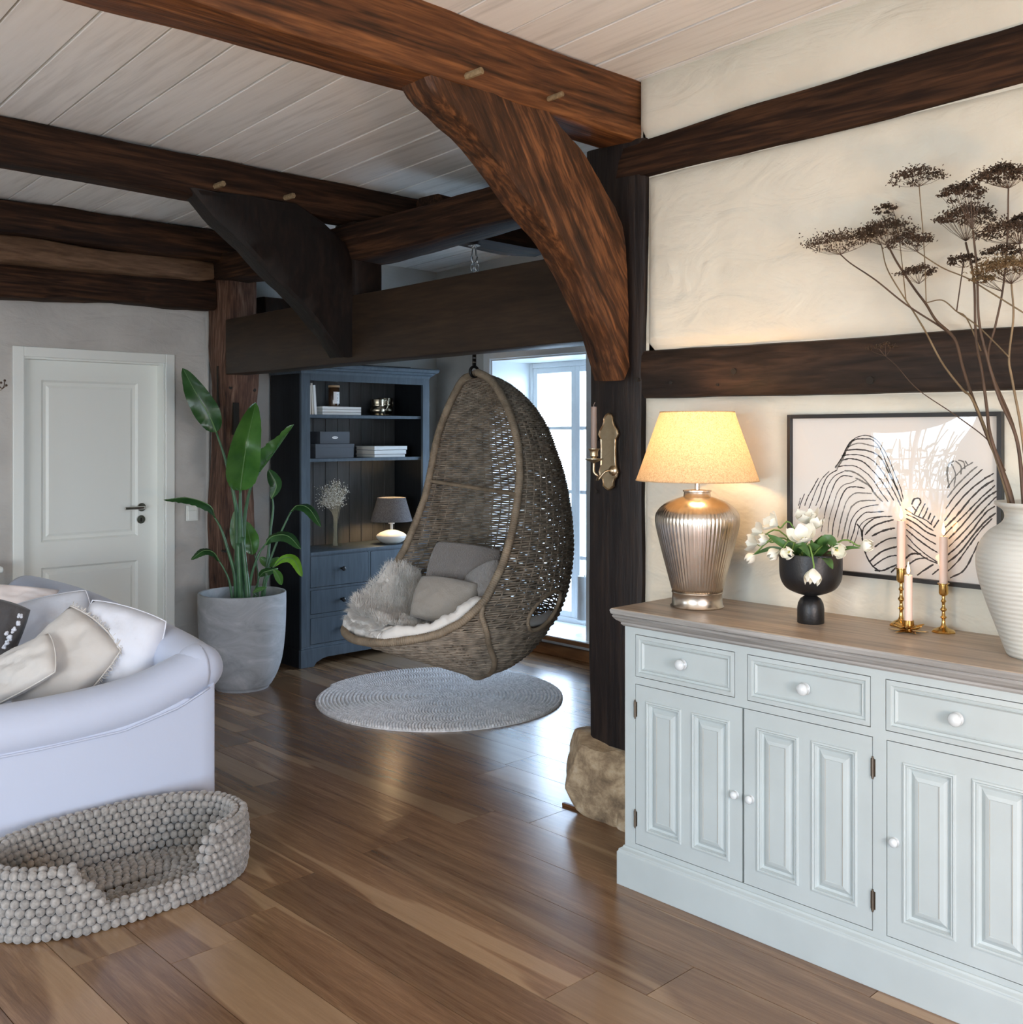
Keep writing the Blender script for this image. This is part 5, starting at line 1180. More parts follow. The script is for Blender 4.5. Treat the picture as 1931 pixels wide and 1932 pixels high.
for pts_, r0, r1 in (
    ([(610,1980,6.18),(615,1700,6.18),(620,1300,6.18),(600,1100,6.16),(530,800,6.15),(455,570,6.15)], 0.020, 0.006),
    ([(650,1980,6.20),(650,1600,6.15),(645,1300,6.12),(645,1030,6.10)], 0.030, 0.008),
    ([(690,1980,6.22),(670,1600,6.22),(680,1250,6.22),(730,1000,6.2),(800,880,6.2)], 0.018, 0.006),
    ([(620,1980,6.15),(600,1700,6.13),(540,1480,6.12),(490,1330,6.12),(440,1240,6.12)], 0.015, 0.005),
    ([(820,1960,6.2),(860,1600,6.25),(885,1350,6.28),(905,1180,6.3),(900,1090,6.3)], 0.012, 0.005),
    ([(800,1960,6.2),(860,1650,6.22),(960,1380,6.24),(1045,1200,6.25)], 0.010, 0.005),
    ([(700,1980,6.15),(730,1720,6.13),(790,1540,6.13),(838,1465,6.15)], 0.010, 0.005),
    ([(800,1970,6.12),(840,1780,6.1),(905,1640,6.1)], 0.008, 0.004),
    ([(780,1960,6.25),(785,1700,6.27),(760,1540,6.28)], 0.008, 0.004),
    ([(590,1970,6.12),(560,1760,6.11),(520,1660,6.1),(478,1590,6.1)], 0.009, 0.004),
    ([(730,1970,6.1),(770,1800,6.08),(800,1710,6.05)], 0.006, 0.003),
    ([(700,1980,6.1),(700,1800,6.1),(660,1400,6.12)], 0.022, 0.012), ([(655,1980,6.12),(640,1750,6.1),(628,1450,6.1)], 0.022, 0.012),
    ([(760,1970,6.12),(790,1890,6.1),(745,1840,6.05)], 0.004, 0.003)):
    stalk(pts_, r0, r1)

# ================================================================ HUTCH
def bluewood(nm, c):
    wood(nm, tuple(x*0.80 for x in c), c, tuple(x*1.22 for x in c), (14,14,1.3), rough=0.5, bump=0.25)
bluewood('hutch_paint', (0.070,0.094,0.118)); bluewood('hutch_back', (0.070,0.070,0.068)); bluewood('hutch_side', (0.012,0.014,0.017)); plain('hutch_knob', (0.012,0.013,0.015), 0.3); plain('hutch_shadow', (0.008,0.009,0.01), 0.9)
HX0, HX1, HY0, HY1 = 3.62, 4.675, 5.746, 6.13
hut = thing('hutch', 'tall blue-grey painted hutch with open shelves above six drawers', 'cabinet', (4.147, 5.93, 0))
hp = M['hutch_paint']
f = MB().box(HX0, HY0, 0.13, HX0+0.066, HY0+0.022, 1.90); f.build('stile', hp, hut, bevel=0.002)
MB().box(HX1-0.06, HY0, 0.13, HX1, HY0+0.022, 1.90).build('stile', hp, hut, bevel=0.002)
MB().box(HX0+0.066, HY0, 1.85, HX1-0.06, HY0+0.022, 1.90).build('frieze', hp, hut, bevel=0.002)
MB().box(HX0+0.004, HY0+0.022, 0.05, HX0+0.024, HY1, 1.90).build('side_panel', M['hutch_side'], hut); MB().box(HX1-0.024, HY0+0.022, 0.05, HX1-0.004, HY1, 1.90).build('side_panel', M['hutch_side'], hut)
rs = [[(HX0-o, HY0-o, z), (HX1+o, HY0-o, z), (HX1+o, HY1, z), (HX0-o, HY1, z)] for z, o in ((1.895,0.002),(1.905,0.006),(1.912,0.010),(1.918,0.022),(1.930,0.030),(1.935,0.044),(1.950,0.052),(1.957,0.052),(1.962,0.046))]
MB().rings(rs, False, True).build('cornice', hp, hut)
nb = 10; bw = (HX1-HX0-0.05)/nb
for i in range(nb):
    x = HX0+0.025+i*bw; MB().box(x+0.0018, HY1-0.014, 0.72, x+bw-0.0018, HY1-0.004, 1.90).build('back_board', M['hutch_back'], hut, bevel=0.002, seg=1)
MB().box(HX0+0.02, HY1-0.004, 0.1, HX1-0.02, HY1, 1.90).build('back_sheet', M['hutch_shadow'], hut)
for z, y in ((1.609, 0.012), (1.322, 0.012)):
    MB().box(HX0+0.026, HY0+y+0.012, z, HX1-0.028, HY1-0.015, z+0.022).build('shelf', hp, hut, bevel=0.003)
BZ = 0.738
MB().box(HX0+0.066, HY0-0.004, 0.716, HX1-0.06, HY1-0.015, BZ).build('bench_top', hp, hut, bevel=0.004)
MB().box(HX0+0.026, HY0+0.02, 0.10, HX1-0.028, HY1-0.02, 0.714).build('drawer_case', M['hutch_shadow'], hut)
for (z0, z1) in ((0.711,0.717),(0.492,0.508),(0.312,0.336),(0.128,0.141)):
    MB().box(HX0+0.066, HY0, z0, HX1-0.06, HY0+0.021, z1).build('rail', hp, hut)
MB().box(4.145, HY0, 0.141, 4.160, HY0+0.021, 0.711).build('divider', hp, hut)
for (x0, x1) in ((3.688, 4.143), (4.162, 4.613)):
    for (z0, z1) in ((0.510,0.709),(0.338,0.490),(0.143,0.310)):
        d = MB().box(x0, HY0-0.002, z0, x1, HY0+0.018, z1).build('drawer', hp, hut, bevel=0.003)
        c = ((x0+x1)/2+0.01, HY0-0.001, (z0+z1)/2+(0.008 if z0 > 0.5 else 0.0))
        MB().lathe([(0.008,0),(0.0075,0.010),(0.006,0.018),(0.013,0.024),(0.0165,0.030),(0.014,0.037),(0.004,0.041)], 16).xf(Matrix.Translation(c) @ Matrix.Rotation(PI/2, 4, 'X')).build('knob', M['hutch_knob'], d, smooth=True, angle=50)
MB().prism([(HX0-0.008,0.0),(HX0+0.09,0.0),(HX0+0.11,0.025),(HX0+0.16,0.045),(HX0+0.2,0.05),(HX1-0.2,0.05),(HX1-0.16,0.045),(HX1-0.11,0.025),(HX1-0.09,0.0),(HX1+0.008,0.0),(HX1+0.008,0.118),(HX0-0.008,0.118)], HY0-0.008, HY0+0.018, 'y').build('plinth', hp, hut, bevel=0.003)
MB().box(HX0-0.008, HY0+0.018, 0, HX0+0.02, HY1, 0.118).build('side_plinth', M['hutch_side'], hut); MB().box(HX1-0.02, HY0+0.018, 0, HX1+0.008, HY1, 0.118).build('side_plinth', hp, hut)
MB().box(HX0-0.004, HY0-0.004, 0.118, HX1+0.004, HY0+0.018, 0.130).build('plinth_lip', hp, hut, bevel=0.003)
# things on the hutch
Z7 = lambda x, y: (560+x/5.086, 680+y/5.086)
def h7(x, y, Y=5.86): return ony(*Z7(x, y), Y)
o = MB().box(3.80, 5.80, 1.963, 4.55, 6.10, 1.975).build('tray', M['frame_black'], bevel=0.003); tag(o, 'flat black tray lying on top of the hutch', 'tray')
plain('book_white', (0.74,0.75,0.74), 0.6); plain('book_cream', (0.62,0.58,0.50), 0.7); plain('page', (0.70,0.68,0.62), 0.9, bump=0.3, bscale=200)
S1, S2 = 1.631, 1.344
def book(label, x0, x1, y0, y1, z0, z1, mat, group, rot=0.0, lean=0.0):
    t = thing('book', label, 'book', ((x0+x1)/2, (y0+y1)/2, z0), rot, group)
    w, d, h = (x1-x0)/2, (y1-y0)/2, z1-z0; e = 0.0022
    if h < 0.06:   # lying
        MB().box(-w, -d, 0, w, d, e).build('cover', M[mat], t, world=False); MB().box(-w, -d, h-e, w, d, h).build('cover', M[mat], t, world=False)
        MB().box(-w, -d, e, w, -d+e, h-e).build('spine', M[mat], t, world=False); MB().box(-w+0.004, -d+e, e, w-0.004, d-0.004, h-e).build('pages', M['page'], t, world=False)
    else:
        m_ = Matrix.Rotation(lean, 4, 'Y')
        for a, b_, nm, mm in ((-w, -w+e, 'cover', mat), (w-e, w, 'cover', mat)): MB().box(a, -d, 0, b_, d, h).xf(m_).build(nm, M[mm], t, world=False)
        MB().box(-w+e, -d, 0, w-e, -d+e, h).xf(m_).build('spine', M[mat], t, world=False); MB().box(-w+e, -d+e, 0.003, w-e, d-0.004, h-0.004).xf(m_).build('pages', M['page'], t, world=False)
for k, (lb) in enumerate(('bottom book of the white stack on the top shelf', 'middle book of the white stack on the top shelf', 'top book of the white stack, under the candle jar')):
    a, c = h7(248, 500, 5.83), h7(618, 500, 5.83); h = 0.0195
    book(lb, a.x, c.x+0.0*k, 5.83, 6.03, S1+k*h, S1+(k+1)*h-0.0025, 'book_white', 'white books lying on the top shelf')
bx0 = HX0+0.090
for k, (w, h, ln, mat, lb) in enumerate(((0.011, 0.190, 0.0, 'book_cream', 'slim cream book standing at the far left of the top shelf'), (0.012, 0.205, -0.05, 'book_cream', 'tall beige book standing second on the top shelf'), (0.017, 0.192, -0.07, 'book_white', 'white book leaning against the beige one on the top shelf'))):
    book(lb, bx0, bx0+w, 5.79, 5.95, S1, S1+h, mat, 'books standing on the top shelf', 0, ln); bx0 += w+0.008
for k, (hh, lb) in enumerate(((0.021, 'bottom book of the three white ones on the middle shelf'), (0.030, 'middle book of the three white ones on the middle shelf'), (0.028, 'top book of the three white ones on the middle shelf'))):
    a, c = h7(748-k, 890, 5.80), h7(1040+k*10, 890, 5.80); z = S2+sum((0.021, 0.030, 0.028)[:k])
    book(lb, a.x, c.x, 5.80, 6.02, z, z+hh-0.003, 'book_white', 'white books lying on the middle shelf')
for (x, ln, lb) in ((HX0+0.075, -0.05, 'dark slim book at the left end of the middle shelf'), (HX0+0.088, -0.10, 'second slim book at the left end of the middle shelf')):
    book(lb, x, x+0.010, 5.82, 5.96, S2, S2+0.125, 'book_cream' if ln < -0.07 else 'book_white', 'slim books on the middle shelf', 0, ln)
plain('box_slate', (0.060,0.070,0.085), 0.6); plain('label_white', (0.8,0.8,0.8), 0.6)
a, c = h7(182, 940, 5.80), h7(555, 940, 5.80)
bb_ = thing('storage_box', 'larger slate-grey lidded box on the middle shelf', 'box', ((a.x+c.x)/2, 5.92, S2), group='slate boxes on the middle shelf')
w = (c.x-a.x)/2
MB().box(-w+0.003, -0.115, 0, w-0.003, 0.115, 0.075).build('body', M['box_slate'], bb_, world=False, bevel=0.001); MB().box(-w, -0.118, 0.070, w, 0.118, 0.094).build('lid', M['box_slate'], bb_, world=False, bevel=0.001)
a2, c2 = h7(225, 790, 5.83), h7(508, 790, 5.83)
b2_ = thing('storage_box', 'smaller slate-grey box with a white label, on the larger box', 'box', ((a2.x+c2.x)/2, 5.93, S2+0.094), group='slate boxes on the middle shelf')
w2 = (c2.x-a2.x)/2
MB().box(-w2, -0.10, 0, w2, 0.10, 0.082).build('body', M['box_slate'], b2_, world=False, bevel=0.0015); 
MB().prism([(0.024*math.cos(t_*PI/12), 0.042+0.008*math.sin(t_*PI/12)) for t_ in range(24)], -0.1015, -0.100, 'y').build('label_plate', M['label_white'], b2_, world=False)
plain('writing_grey', (0.25,0.25,0.27), 0.8)
mb = MB(); 
for i in range(5): mb.box(-0.014+i*0.006, -0.1021, 0.040, -0.0105+i*0.006, -0.1015, 0.0445)
mb.build('lettering', M['writing_grey'], b2_, world=False, fix=False)['kind'] = 'stuff'
# candle jar
plain('amber', (0.05,0.025,0.012), 0.15, coat=0.6); plain('lid_wood', (0.35,0.23,0.12), 0.6)
jc = h7(372, 430, 5.90); jar = thing('candle_jar', 'amber scented-candle jar with wooden lid and white label on the book stack', 'candle jar', (jc.x-0.012, 5.90, S1+0.059))
MB().lathe([(0.036,0),(0.037,0.003),(0.037,0.125),(0.034,0.128)], 32).build('jar', M['amber'], jar, world=False, smooth=True, angle=50); MB().lathe([(0.039,0.128),(0.039,0.140),(0.036,0.142)], 32).build('lid', M['lid_wood'], jar, world=False, smooth=True, angle=50)
mb = MB(); n_ = 12; A0 = -PI/2-0.55
rs = [[(0.0376*math.cos(A0-0.1+k/n_*1.5), 0.0376*math.sin(A0-0.1+k/n_*1.5), z) for k in range(n_+1)] for z in (0.018, 0.098)]
for r_ in rs: mb.v += r_
mb.f = [(k, k+1, n_+2+k, n_+1+k) for k in range(n_)]; mb.build('label', M['label_white'], jar, world=False, smooth=True)
mb = MB()
for k, (zz, ww) in enumerate(((0.078,0.30),(0.060,0.16),(0.055,0.20),(0.050,0.14),(0.040,0.22))):
    for q in range(4):
        a_ = A0+0.65+(q-1.5)*ww/4; mb.obox((0.0379*math.cos(a_), 0.0379*math.sin(a_), zz), (-math.sin(a_)*0.0008, math.cos(a_)*0.0008, 0), (math.cos(a_)*0.0002, math.sin(a_)*0.0002, 0), (0,0,0.0012 if k else 0.002))
mb.build('lettering', M['writing_grey'], jar, world=False, fix=False)['kind'] = 'stuff'
# pewter mugs
plain('pewter', (0.42,0.36,0.26), 0.28, 1.0, var=0.2, vscale=30)
def mug(x, y, s, label, rz):
    m_ = thing('metal_mug', label, 'mug', (x, y, S1), rz, 'tarnished metal mugs on the top shelf')
    MB().lathe([(0.034*s,0),(0.036*s,0.004*s),(0.030*s,0.008*s),(0.038*s,0.018*s),(0.042*s,0.030*s),(0.038*s,0.042*s),(0.033*s,0.050*s),(0.036*s,0.054*s),(0.034*s,0.060*s),(0.036*s,0.080*s),(0.038*s,0.088*s),(0.035*s,0.088*s),(0.032*s,0.06*s),(0.030*s,0.03*s)], 32).build('body', M['pewter'], m_, world=False, smooth=True, angle=60)
    MB().tube(bez([(0.034*s,0,0.080*s),(0.052*s,0,0.088*s),(0.066*s,0,0.070*s),(0.060*s,0,0.046*s),(0.040*s,0,0.026*s)], 14), 0.0045*s, 8).build('handle', M['pewter'], m_, world=False, smooth=True)
c = h7(772, 520, 5.88); mug(c.x, 5.87, 1.28, 'tarnished metal mug in front on the top shelf', 0.0)
c = h7(845, 520, 5.99); mug(c.x, 5.99, 1.45, 'second metal mug standing behind on the top shelf', 0.3)
# small lamp
plain('lamp_white', (0.78,0.76,0.70), 0.35); glow('bulb_small', (1.0,0.72,0.4), 18)
lc = atf(742, 1020, 7.25); hx, hy = lc.x, 5.835
hl = thing('small_lamp', 'small lit lamp with flattened white base and dark grey shade in the hutch', 'lamp', (hx, hy, BZ))
pr_ = bez([(0.040,0,0.0),(0.075,0,0.014),(0.100,0,0.036),(0.108,0,0.050),(0.102,0,0.062),(0.075,0,0.080),(0.035,0,0.094),(0.012,0,0.098)], 30)
MB().lathe([(p.x, p.z) for p in pr_]+[(0.0095,0.100),(0.0095,0.138),(0.022,0.140),(0.022,0.152),(0.012,0.153),(0.012,0.17)], 48).build('base', M['lamp_white'], hl, world=False, smooth=True, angle=50)
MB().lathe([(0.146,0.158),(0.098,0.322)], 48, caps=False).build('lamp_shade', M['grey_shade'], hl, world=False, smooth=True)
MB().ball((0,0,0.215), 0.022, 12, 8).build('bulb', M['bulb_small'], hl, world=False, smooth=True)
lamp_light('small_lamp_bulb', (hx, hy, BZ+0.215), 24, (1.0,0.66,0.34), 0.024)
# dried white flowers in a glass bottle
gl = thing('glass_vase', 'square clear glass bottle with a bunch of tiny dried white flowers', 'vase', (0,0,0))
gc = h7(385, 1800, 5.82); gl.location = (gc.x, 5.84, BZ); MTX[gl.name] = Matrix.Translation((gc.x, 5.84, BZ))
a = 0.034
MB().rings([[(x*s, y*s, z) for x, y in ((-a,-a),(a,-a),(a,a),(-a,a))] for z, s in ((0.0,1),(0.155,1),(0.168,0.85),(0.17,0.5),(0.185,0.5),(0.185,0.42),(0.165,0.42),(0.15,0.88),(0.012,0.88))], False, True).build('bottle', M['clear_glass'], gl, world=False, bevel=0.003)
plain('gyp_stem', (0.42,0.38,0.28), 0.8); plain('gyp_flower', (0.82,0.80,0.74), 0.9)
st_, fl_ = MB(), MB(); rr = random.Random(4)
for i in range(64):
    b0 = Vector((rr.uniform(-0.015,0.015), rr.uniform(-0.012,0.012), 0.02)); nk = Vector((rr.uniform(-0.012,0.012)+0.004, rr.uniform(-0.01,0.01), 0.185))
    an = rr.uniform(0, 2*PI); q = math.sqrt(rr.random()); tp = Vector((q*0.105*math.cos(an)-0.02, q*0.06*math.sin(an), 0.30+rr.random()*0.15+0.03*(1-q)))
    mid = nk.lerp(tp, 0.5)+Vector((0,0,0.02)); c_ = bez([b0, nk, mid, tp], 8); st_.tube(c_, 0.0009, 3, caps=False)
    for k in range(12):
        e = mid.lerp(tp, rr.uniform(0.2,1.0))+Vector((rr.gauss(0,1), rr.gauss(0,0.7), rr.gauss(0,0.8)))*0.020
        st_.tube([mid.lerp(tp, rr.uniform(0.3,0.9)), e], 0.0004, 3, caps=False)
        r = rr.uniform(0.0026,0.0048); fl_.add([e+Vector(v_)*r for v_ in ((1,0,0),(-1,0,0),(0,1,0),(0,-1,0),(0,0,1),(0,0,-1))], [(0,2,4),(2,1,4),(1,3,4),(3,0,4),(2,0,5),(1,2,5),(3,1,5),(0,3,5)])
st_.build('stems', M['gyp_stem'], gl, world=False, fix=False)['kind'] = 'stuff'; fl_.build('dried_blossoms', M['gyp_flower'], gl, world=False, fix=False)['kind'] = 'stuff'

# ---------------------------------------------------------------- window sill candle, switch, radiator, console at the left edge
hc = (5.20, 4.735); hs_ = thing('hurricane_candle', 'thick white pillar candle on a clear glass stand on the window sill', 'candle', (hc[0], hc[1], wz0+0.003))
MB().lathe([(0.062,0),(0.062,0.004),(0.02,0.010),(0.010,0.030),(0.022,0.045),(0.010,0.060),(0.012,0.085),(0.05,0.100),(0.060,0.108),(0.060,0.112),(0.01,0.108)], 32).build('glass_stand', M['clear_glass'], hs_, world=False, smooth=True, angle=50)
MB().lathe([(0.049,0.110),(0.050,0.113),(0.050,0.395),(0.045,0.402),(0.02,0.397)], 32).build('pillar', M['book_white'], hs_, world=False, smooth=True, angle=50)
MB().tube([(0,0,0.395),(0.002,0,0.41)], 0.0015, 5).build('wick', M['wick'], hs_, world=False)
sw = thing('light_switch', 'white double rocker light switch between the door and the brown post', 'switch', (3.087, 6.18, 1.0))
MB().box(3.046, 6.172, 0.952, 3.128, 6.183, 1.053).build('surround', M['white_paint'], sw, bevel=0.003)
for a, b_ in ((0.960, 1.017), (1.020, 1.046)): MB().box(3.056, 6.166, a, 3.118, 6.173, b_).build('rocker', M['white_paint'], sw, bevel=0.003)
rd = thing('radiator', 'white wall radiator half hidden behind the egg chair beside the hutch', 'radiator', (4.86, 6.12, 0.9))
for i in range(4):
    x = 4.775+i*0.055; MB().tube([(x, 6.11, 0.55), (x, 6.11, 1.72)], 0.020, 10).build('column', M['white_paint'], rd, smooth=True, angle=60)
MB().box(4.75, 6.085, 1.70, 4.965, 6.15, 1.755).build('header', M['white_paint'], rd, bevel=0.02, seg=4); MB().box(4.75, 6.085, 0.52, 4.965, 6.15, 0.57).build('header', M['white_paint'], rd, bevel=0.02, seg=4)
cs = thing('console_table', 'white console table whose rounded top edge shows at the left picture border', 'table', (1.30, 6.02, 0))
e_ = ony(14, 1071, 5.95); X1c = e_.x-0.045
MB().box(0.7, 5.86, e_.z-0.018, X1c, 6.17, e_.z+0.018).build('table_top', M['white_paint'], cs, bevel=0.014, seg=4)
for x, y in ((0.76,5.90),(X1c-0.06,5.90),(0.76,6.13),(X1c-0.06,6.13)): MB().tube([(x, y, 0), (x, y, e_.z-0.018)], 0.018, 10).build('leg', M['white_paint'], cs, smooth=True, angle=50)
vv = thing('twig_vase', 'slim vase with a dried twig whose tip shows at the left picture border', 'vase', (1.36, 6.02, e_.z+0.018))
MB().lathe([(0.04,0),(0.06,0.05),(0.055,0.15),(0.025,0.22),(0.03,0.25),(0.026,0.25),(0.02,0.22),(0.02,0.1)], 28).build('body', M['white_ceramic'], vv, world=False, smooth=True, angle=60)
tp = ony(9, 718, 6.0); q0 = Vector((1.36, 6.02, e_.z+0.1))
MB().tube(bez([q0, Vector((1.38,6.01,e_.z+0.5)), Vector((tp.x-0.1, 6.0, tp.z-0.06)), ony(4, 733, 6.0), tp], 16), 0.003, 5).build('twig', M['dry_stem'], vv)
tp2 = ony(13, 727, 6.0); MB().tube([ony(-10, 738, 6.0), ony(2, 736, 6.0), tp2], 0.0015, 5).build('twig', M['dry_stem'], vv)
mb = MB()
for p_ in ((9,718),(2,722),(12,727),(-3,716)): mb.ball(ony(*p_, 6.0), 0.007, 6, 4)
mb.build('buds', M['dry_seed'], vv, fix=False)['kind'] = 'stuff'

# ================================================================ HANGING EGG CHAIR
CHX, CHY = 3.586, 4.04
TH = math.radians(55)
nd = Vector((-(math.sin(TH)*CA+math.cos(TH)*SA), math.sin(TH)*SA-math.cos(TH)*CA, 0))      # towards the opening
ud = Vector((math.cos(TH)*CA-math.sin(TH)*SA, -math.cos(TH)*SA-math.sin(TH)*CA, 0))        # towards the right-hand rim
CH0 = Vector((CHX, CHY, 0))
def E3(n, u, z): return CH0+nd*n+ud*u+Vector((0,0,z))
EGG = [  # z, n0, b, back, front, cut
 (0.243, 0.0,0.005,0.005,0.005,9),(0.262,0.0,0.075,0.075,0.05,9),(0.305,0.02,0.20,0.17,0.16,9),(0.36,0.04,0.295,0.245,0.31,9),(0.40,0.05,0.345,0.29,0.42,9),(0.46,0.07,0.40,0.345,0.58,9),
 (0.514,0.08,0.44,0.385,0.69,0.69),(0.535,0.08,0.455,0.40,0.72,0.60),(0.57,0.08,0.475,0.43,0.76,0.47),(0.63,0.08,0.485,0.465,0.80,0.355),(0.72,0.07,0.49,0.505,0.80,0.25),
 (0.88,0.05,0.475,0.54,0.80,0.145),(1.02,0.04,0.46,0.54,0.80,0.085),(1.15,0.03,0.44,0.525,0.80,0.04),(1.30,0.01,0.425,0.485,0.80,0.01),(1.42,0.0,0.40,0.435,0.80,0.0),(1.52,0.0,0.36,0.40,0.80,-0.005),(1.61,0.0,0.305,0.35,0.80,-0.01),(1.68,0.0,0.25,0.29,0.80,-0.012),(1.74,0.0,0.19,0.22,0.80,-0.012),(1.79,0.0,0.12,0.13,0.80,-0.008),(1.825,0.0,0.02,0.02,0.80,0.0)]
def smoothtab(col):
    P = [Vector((r[0], r[col], 0)) for r in EGG]
    m = [0]*len(P)
    for i in range(len(P)):
        a, b = P[max(i-1, 0)], P[min(i+1, len(P)-1)]; m[i] = (b.y-a.y)/(b.x-a.x)
    def f(z):
        z = max(P[0].x, min(P[-1].x, z))
        for i in range(len(P)-1):
            if z <= P[i+1].x:
                h = P[i+1].x-P[i].x; t = (z-P[i].x)/h
                return (2*t**3-3*t*t+1)*P[i].y+(t**3-2*t*t+t)*h*m[i]+(-2*t**3+3*t*t)*P[i+1].y+(t**3-t*t)*h*m[i+1]
        return P[-1].y
    return f
e_n0, e_b, e_back, e_front = smoothtab(1), smoothtab(2), smoothtab(3), smoothtab(4)
def e_cut(z): return 9 if z < 0.514 else interp([(r[0], r[5]) for r in EGG[6:]], z)
def a_cut(z):
    c = e_cut(z); n0 = e_n0(z)
    if c > 5: return 0.0
    k = (c-n0)/(e_front(z)-n0) if c >= n0 else (c-n0)/(e_back(z)+n0)
    return math.acos(max(-1, min(1, k)))
def S_(al, z, off=0.0):
    n0, b = e_n0(z), e_b(z); ca, sa = math.cos(al), math.sin(al)
    n = n0+((e_front(z)-n0) if ca > 0 else (e_back(z)+n0))*ca; u = b*sa
    if off:
        r = math.hypot(ca, sa*1.1); n += ca/r*off; u += sa/r*off
    return E3(n, u, z)
plain('cane_wrap', (0.25,0.195,0.135), 0.6, bump=0.3, bscale=120, var=0.3, vscale=14, spec=0.3)
plain('cane_weave', (0.25,0.205,0.155), 0.6, bump=0.2, bscale=150, var=0.45, vscale=22, spec=0.35)
plain('iron_black', (0.012,0.012,0.012), 0.4, 0.6); plain('zinc', (0.62,0.64,0.66), 0.25, 1.0)
ec = thing('hanging_chair', 'egg-shaped woven rattan chair hanging in front of the nook window', 'hanging chair', (CHX, CHY, 0.25))
HOLE = [(math.radians(112), 0.635), (math.radians(248), 0.635)]
def in_hole(al, z):
    for ha, hz in HOLE:
        s = 1 if ha < PI else -1
        da = (al-ha)*s; dz = z-hz
        x = da*0.50; x2 = x*0.90+dz*0.43*1.0; z2 = dz*0.90-x*0.43
        if (x2/0.125)**2+(z2/0.078)**2 < 1: return True
    return False
# levels evenly spaced along the back meridian
lv_, z = [], 0.246
while z < 1.822:
    lv_.append(z)
    dz = 0.001; p, q = S_(PI*0.85, z), S_(PI*0.85, z+dz); sl = (q-p).length/dz
    z += 0.0120/sl
NR = 34
wv = MB()
for i, z in enumerate(lv_):
    a0 = a_cut(z); a1 = 2*PI-a0; closed = e_cut(z) > 5
    rad_ = (e_b(z)+e_back(z))/2; nr = NR if rad_ > 0.16 else NR//2
    m = nr*4; run = []
    def flush(run):
        if len(run) > 2: wv.tube(run, 0.0056, 5, caps=False)
    for k in range(m+1):
        t = k/m; al = a0+(a1-a0)*t
        zz = z+0.0012*math.sin(k*0.7+i*1.9)+0.0016*noise.noise(Vector((al*2.2, i*0.33, 0)))
        if in_hole(al, zz): flush(run); run = []; continue
        off = 0.0058*math.cos(PI*t*nr+PI*(i % 2))
        run.append(S_(al, max(0.244, zz), off))
    flush(run)
x = wv.build('weave', M['cane_weave'], ec, smooth=True, fix=False); x['kind'] = 'stuff'
ribs = MB()
for r in range(1, NR):
    t = r/NR; run = []
    for k in range(150):
        z = lerp(0.25, 1.815, k/149); a0 = a_cut(z); al = a0+(2*PI-2*a0)*t
        rad_ = (e_b(z)+e_back(z))/2
        if (rad_ < 0.14 and r % 2) or in_hole(al, z):
            if len(run) > 2: ribs.tube(run, 0.0042, 5, caps=False)
            run = []; continue
        run.append(S_(al, z))
    if len(run) > 2: ribs.tube(run, 0.0042, 5, caps=False)
for r in range(1, 16):   # ribs of the front apron below the seat rim
    for sg in (1, -1):
        al = r/16*math.radians(70)*sg; run = [S_(al, lerp(0.25, 0.512, k/30)) for k in range(31)]; ribs.tube(run, 0.0042, 5, caps=False)
x = ribs.build('ribs', M['cane_weave'], ec, smooth=True, fix=False); x['kind'] = 'stuff'
def wrapped(pts, r, closed=False, per=0.0105, nm='rim', sq=1.0):
    """a rod wound with flat cane: short bulges along its length"""
    L_ = [0]
    for p, q in zip(pts, pts[1:]): L_.append(L_[-1]+(q-p).length)
    out, rad = [], []; n = int(L_[-1]/per)*3; j = 0
    for i in range(n+1):
        s = L_[-1]*i/n
        while j < len(L_)-2 and L_[j+1] < s: j += 1
        u = (s-L_[j])/max(1e-9, L_[j+1]-L_[j]); out.append(pts[j].lerp(pts[j+1], min(1, u))); w_ = 1+0.03*noise.noise(Vector((s*30, r*99, 0)))
        rad.append(r*w_*(0.84 if i % 3 == 0 else 1.0))
    if closed: out = out[:-1]; rad = rad[:-1]
    return MB().tube(out, rad, 12, closed=closed).build(nm, M['cane_wrap'], ec, smooth=True, angle=None)
# the rim: top, down the right side, round the lip, up the left side
rimp = []
zs_ = [1.822-0.0*k for k in range(1)]+[lerp(1.80, 1.62, k/8) for k in range(9)]+[lerp(1.58, 0.9, k/18) for k in range(19)]+[lerp(0.86, 0.60, k/10) for k in range(11)]+[0.575,0.555,0.54,0.528,0.519]
for z in zs_: rimp.append(S_(a_cut(z), z))
left = [S_(2*PI-a_cut(z), z) for z in reversed(zs_)]
wrapped(bez(rimp+[S_(0, 0.512)]+left[:-1], 300), 0.0205, closed=True, nm='rim')
# front hoop from the rim down under the seat and up again
def hal(k):
    z = lerp(0.70, 0.28, k/12); return S_(max(a_cut(z)+0.02, math.radians(lerp(74, 84, k/12))), z, 0.008)
def hal2(k):
    z = lerp(0.70, 0.28, k/12); return S_(2*PI-max(a_cut(z)+0.02, math.radians(lerp(74, 84, k/12))), z, 0.008)
hp_ = [hal(k) for k in range(13)]+[E3(0.0, 0.0, 0.240)]+[hal2(k) for k in reversed(range(13))]
wrapped(bez(hp_, 160), 0.0145, nm='hoop')
for ha, hz in HOLE:
    s = 1 if ha < PI else -1; P = []
    for k in range(40):
        t = 2*PI*k/40; x2, z2 = 0.125*math.cos(t), 0.078*math.sin(t); den = 0.90*0.90+0.43*0.43
        x = (0.90*x2-0.43*z2)/den; dz = (0.43*x2+0.90*z2)/den
        P.append(S_(ha+s*x/0.50, hz+dz, 0.003))
    wrapped(P+[P[0]], 0.0105, closed=True, nm='arm_hole_ring')
A0_, A1_ = S_(a_cut(1.21), 1.21), S_(2*PI-a_cut(1.245), 1.245)
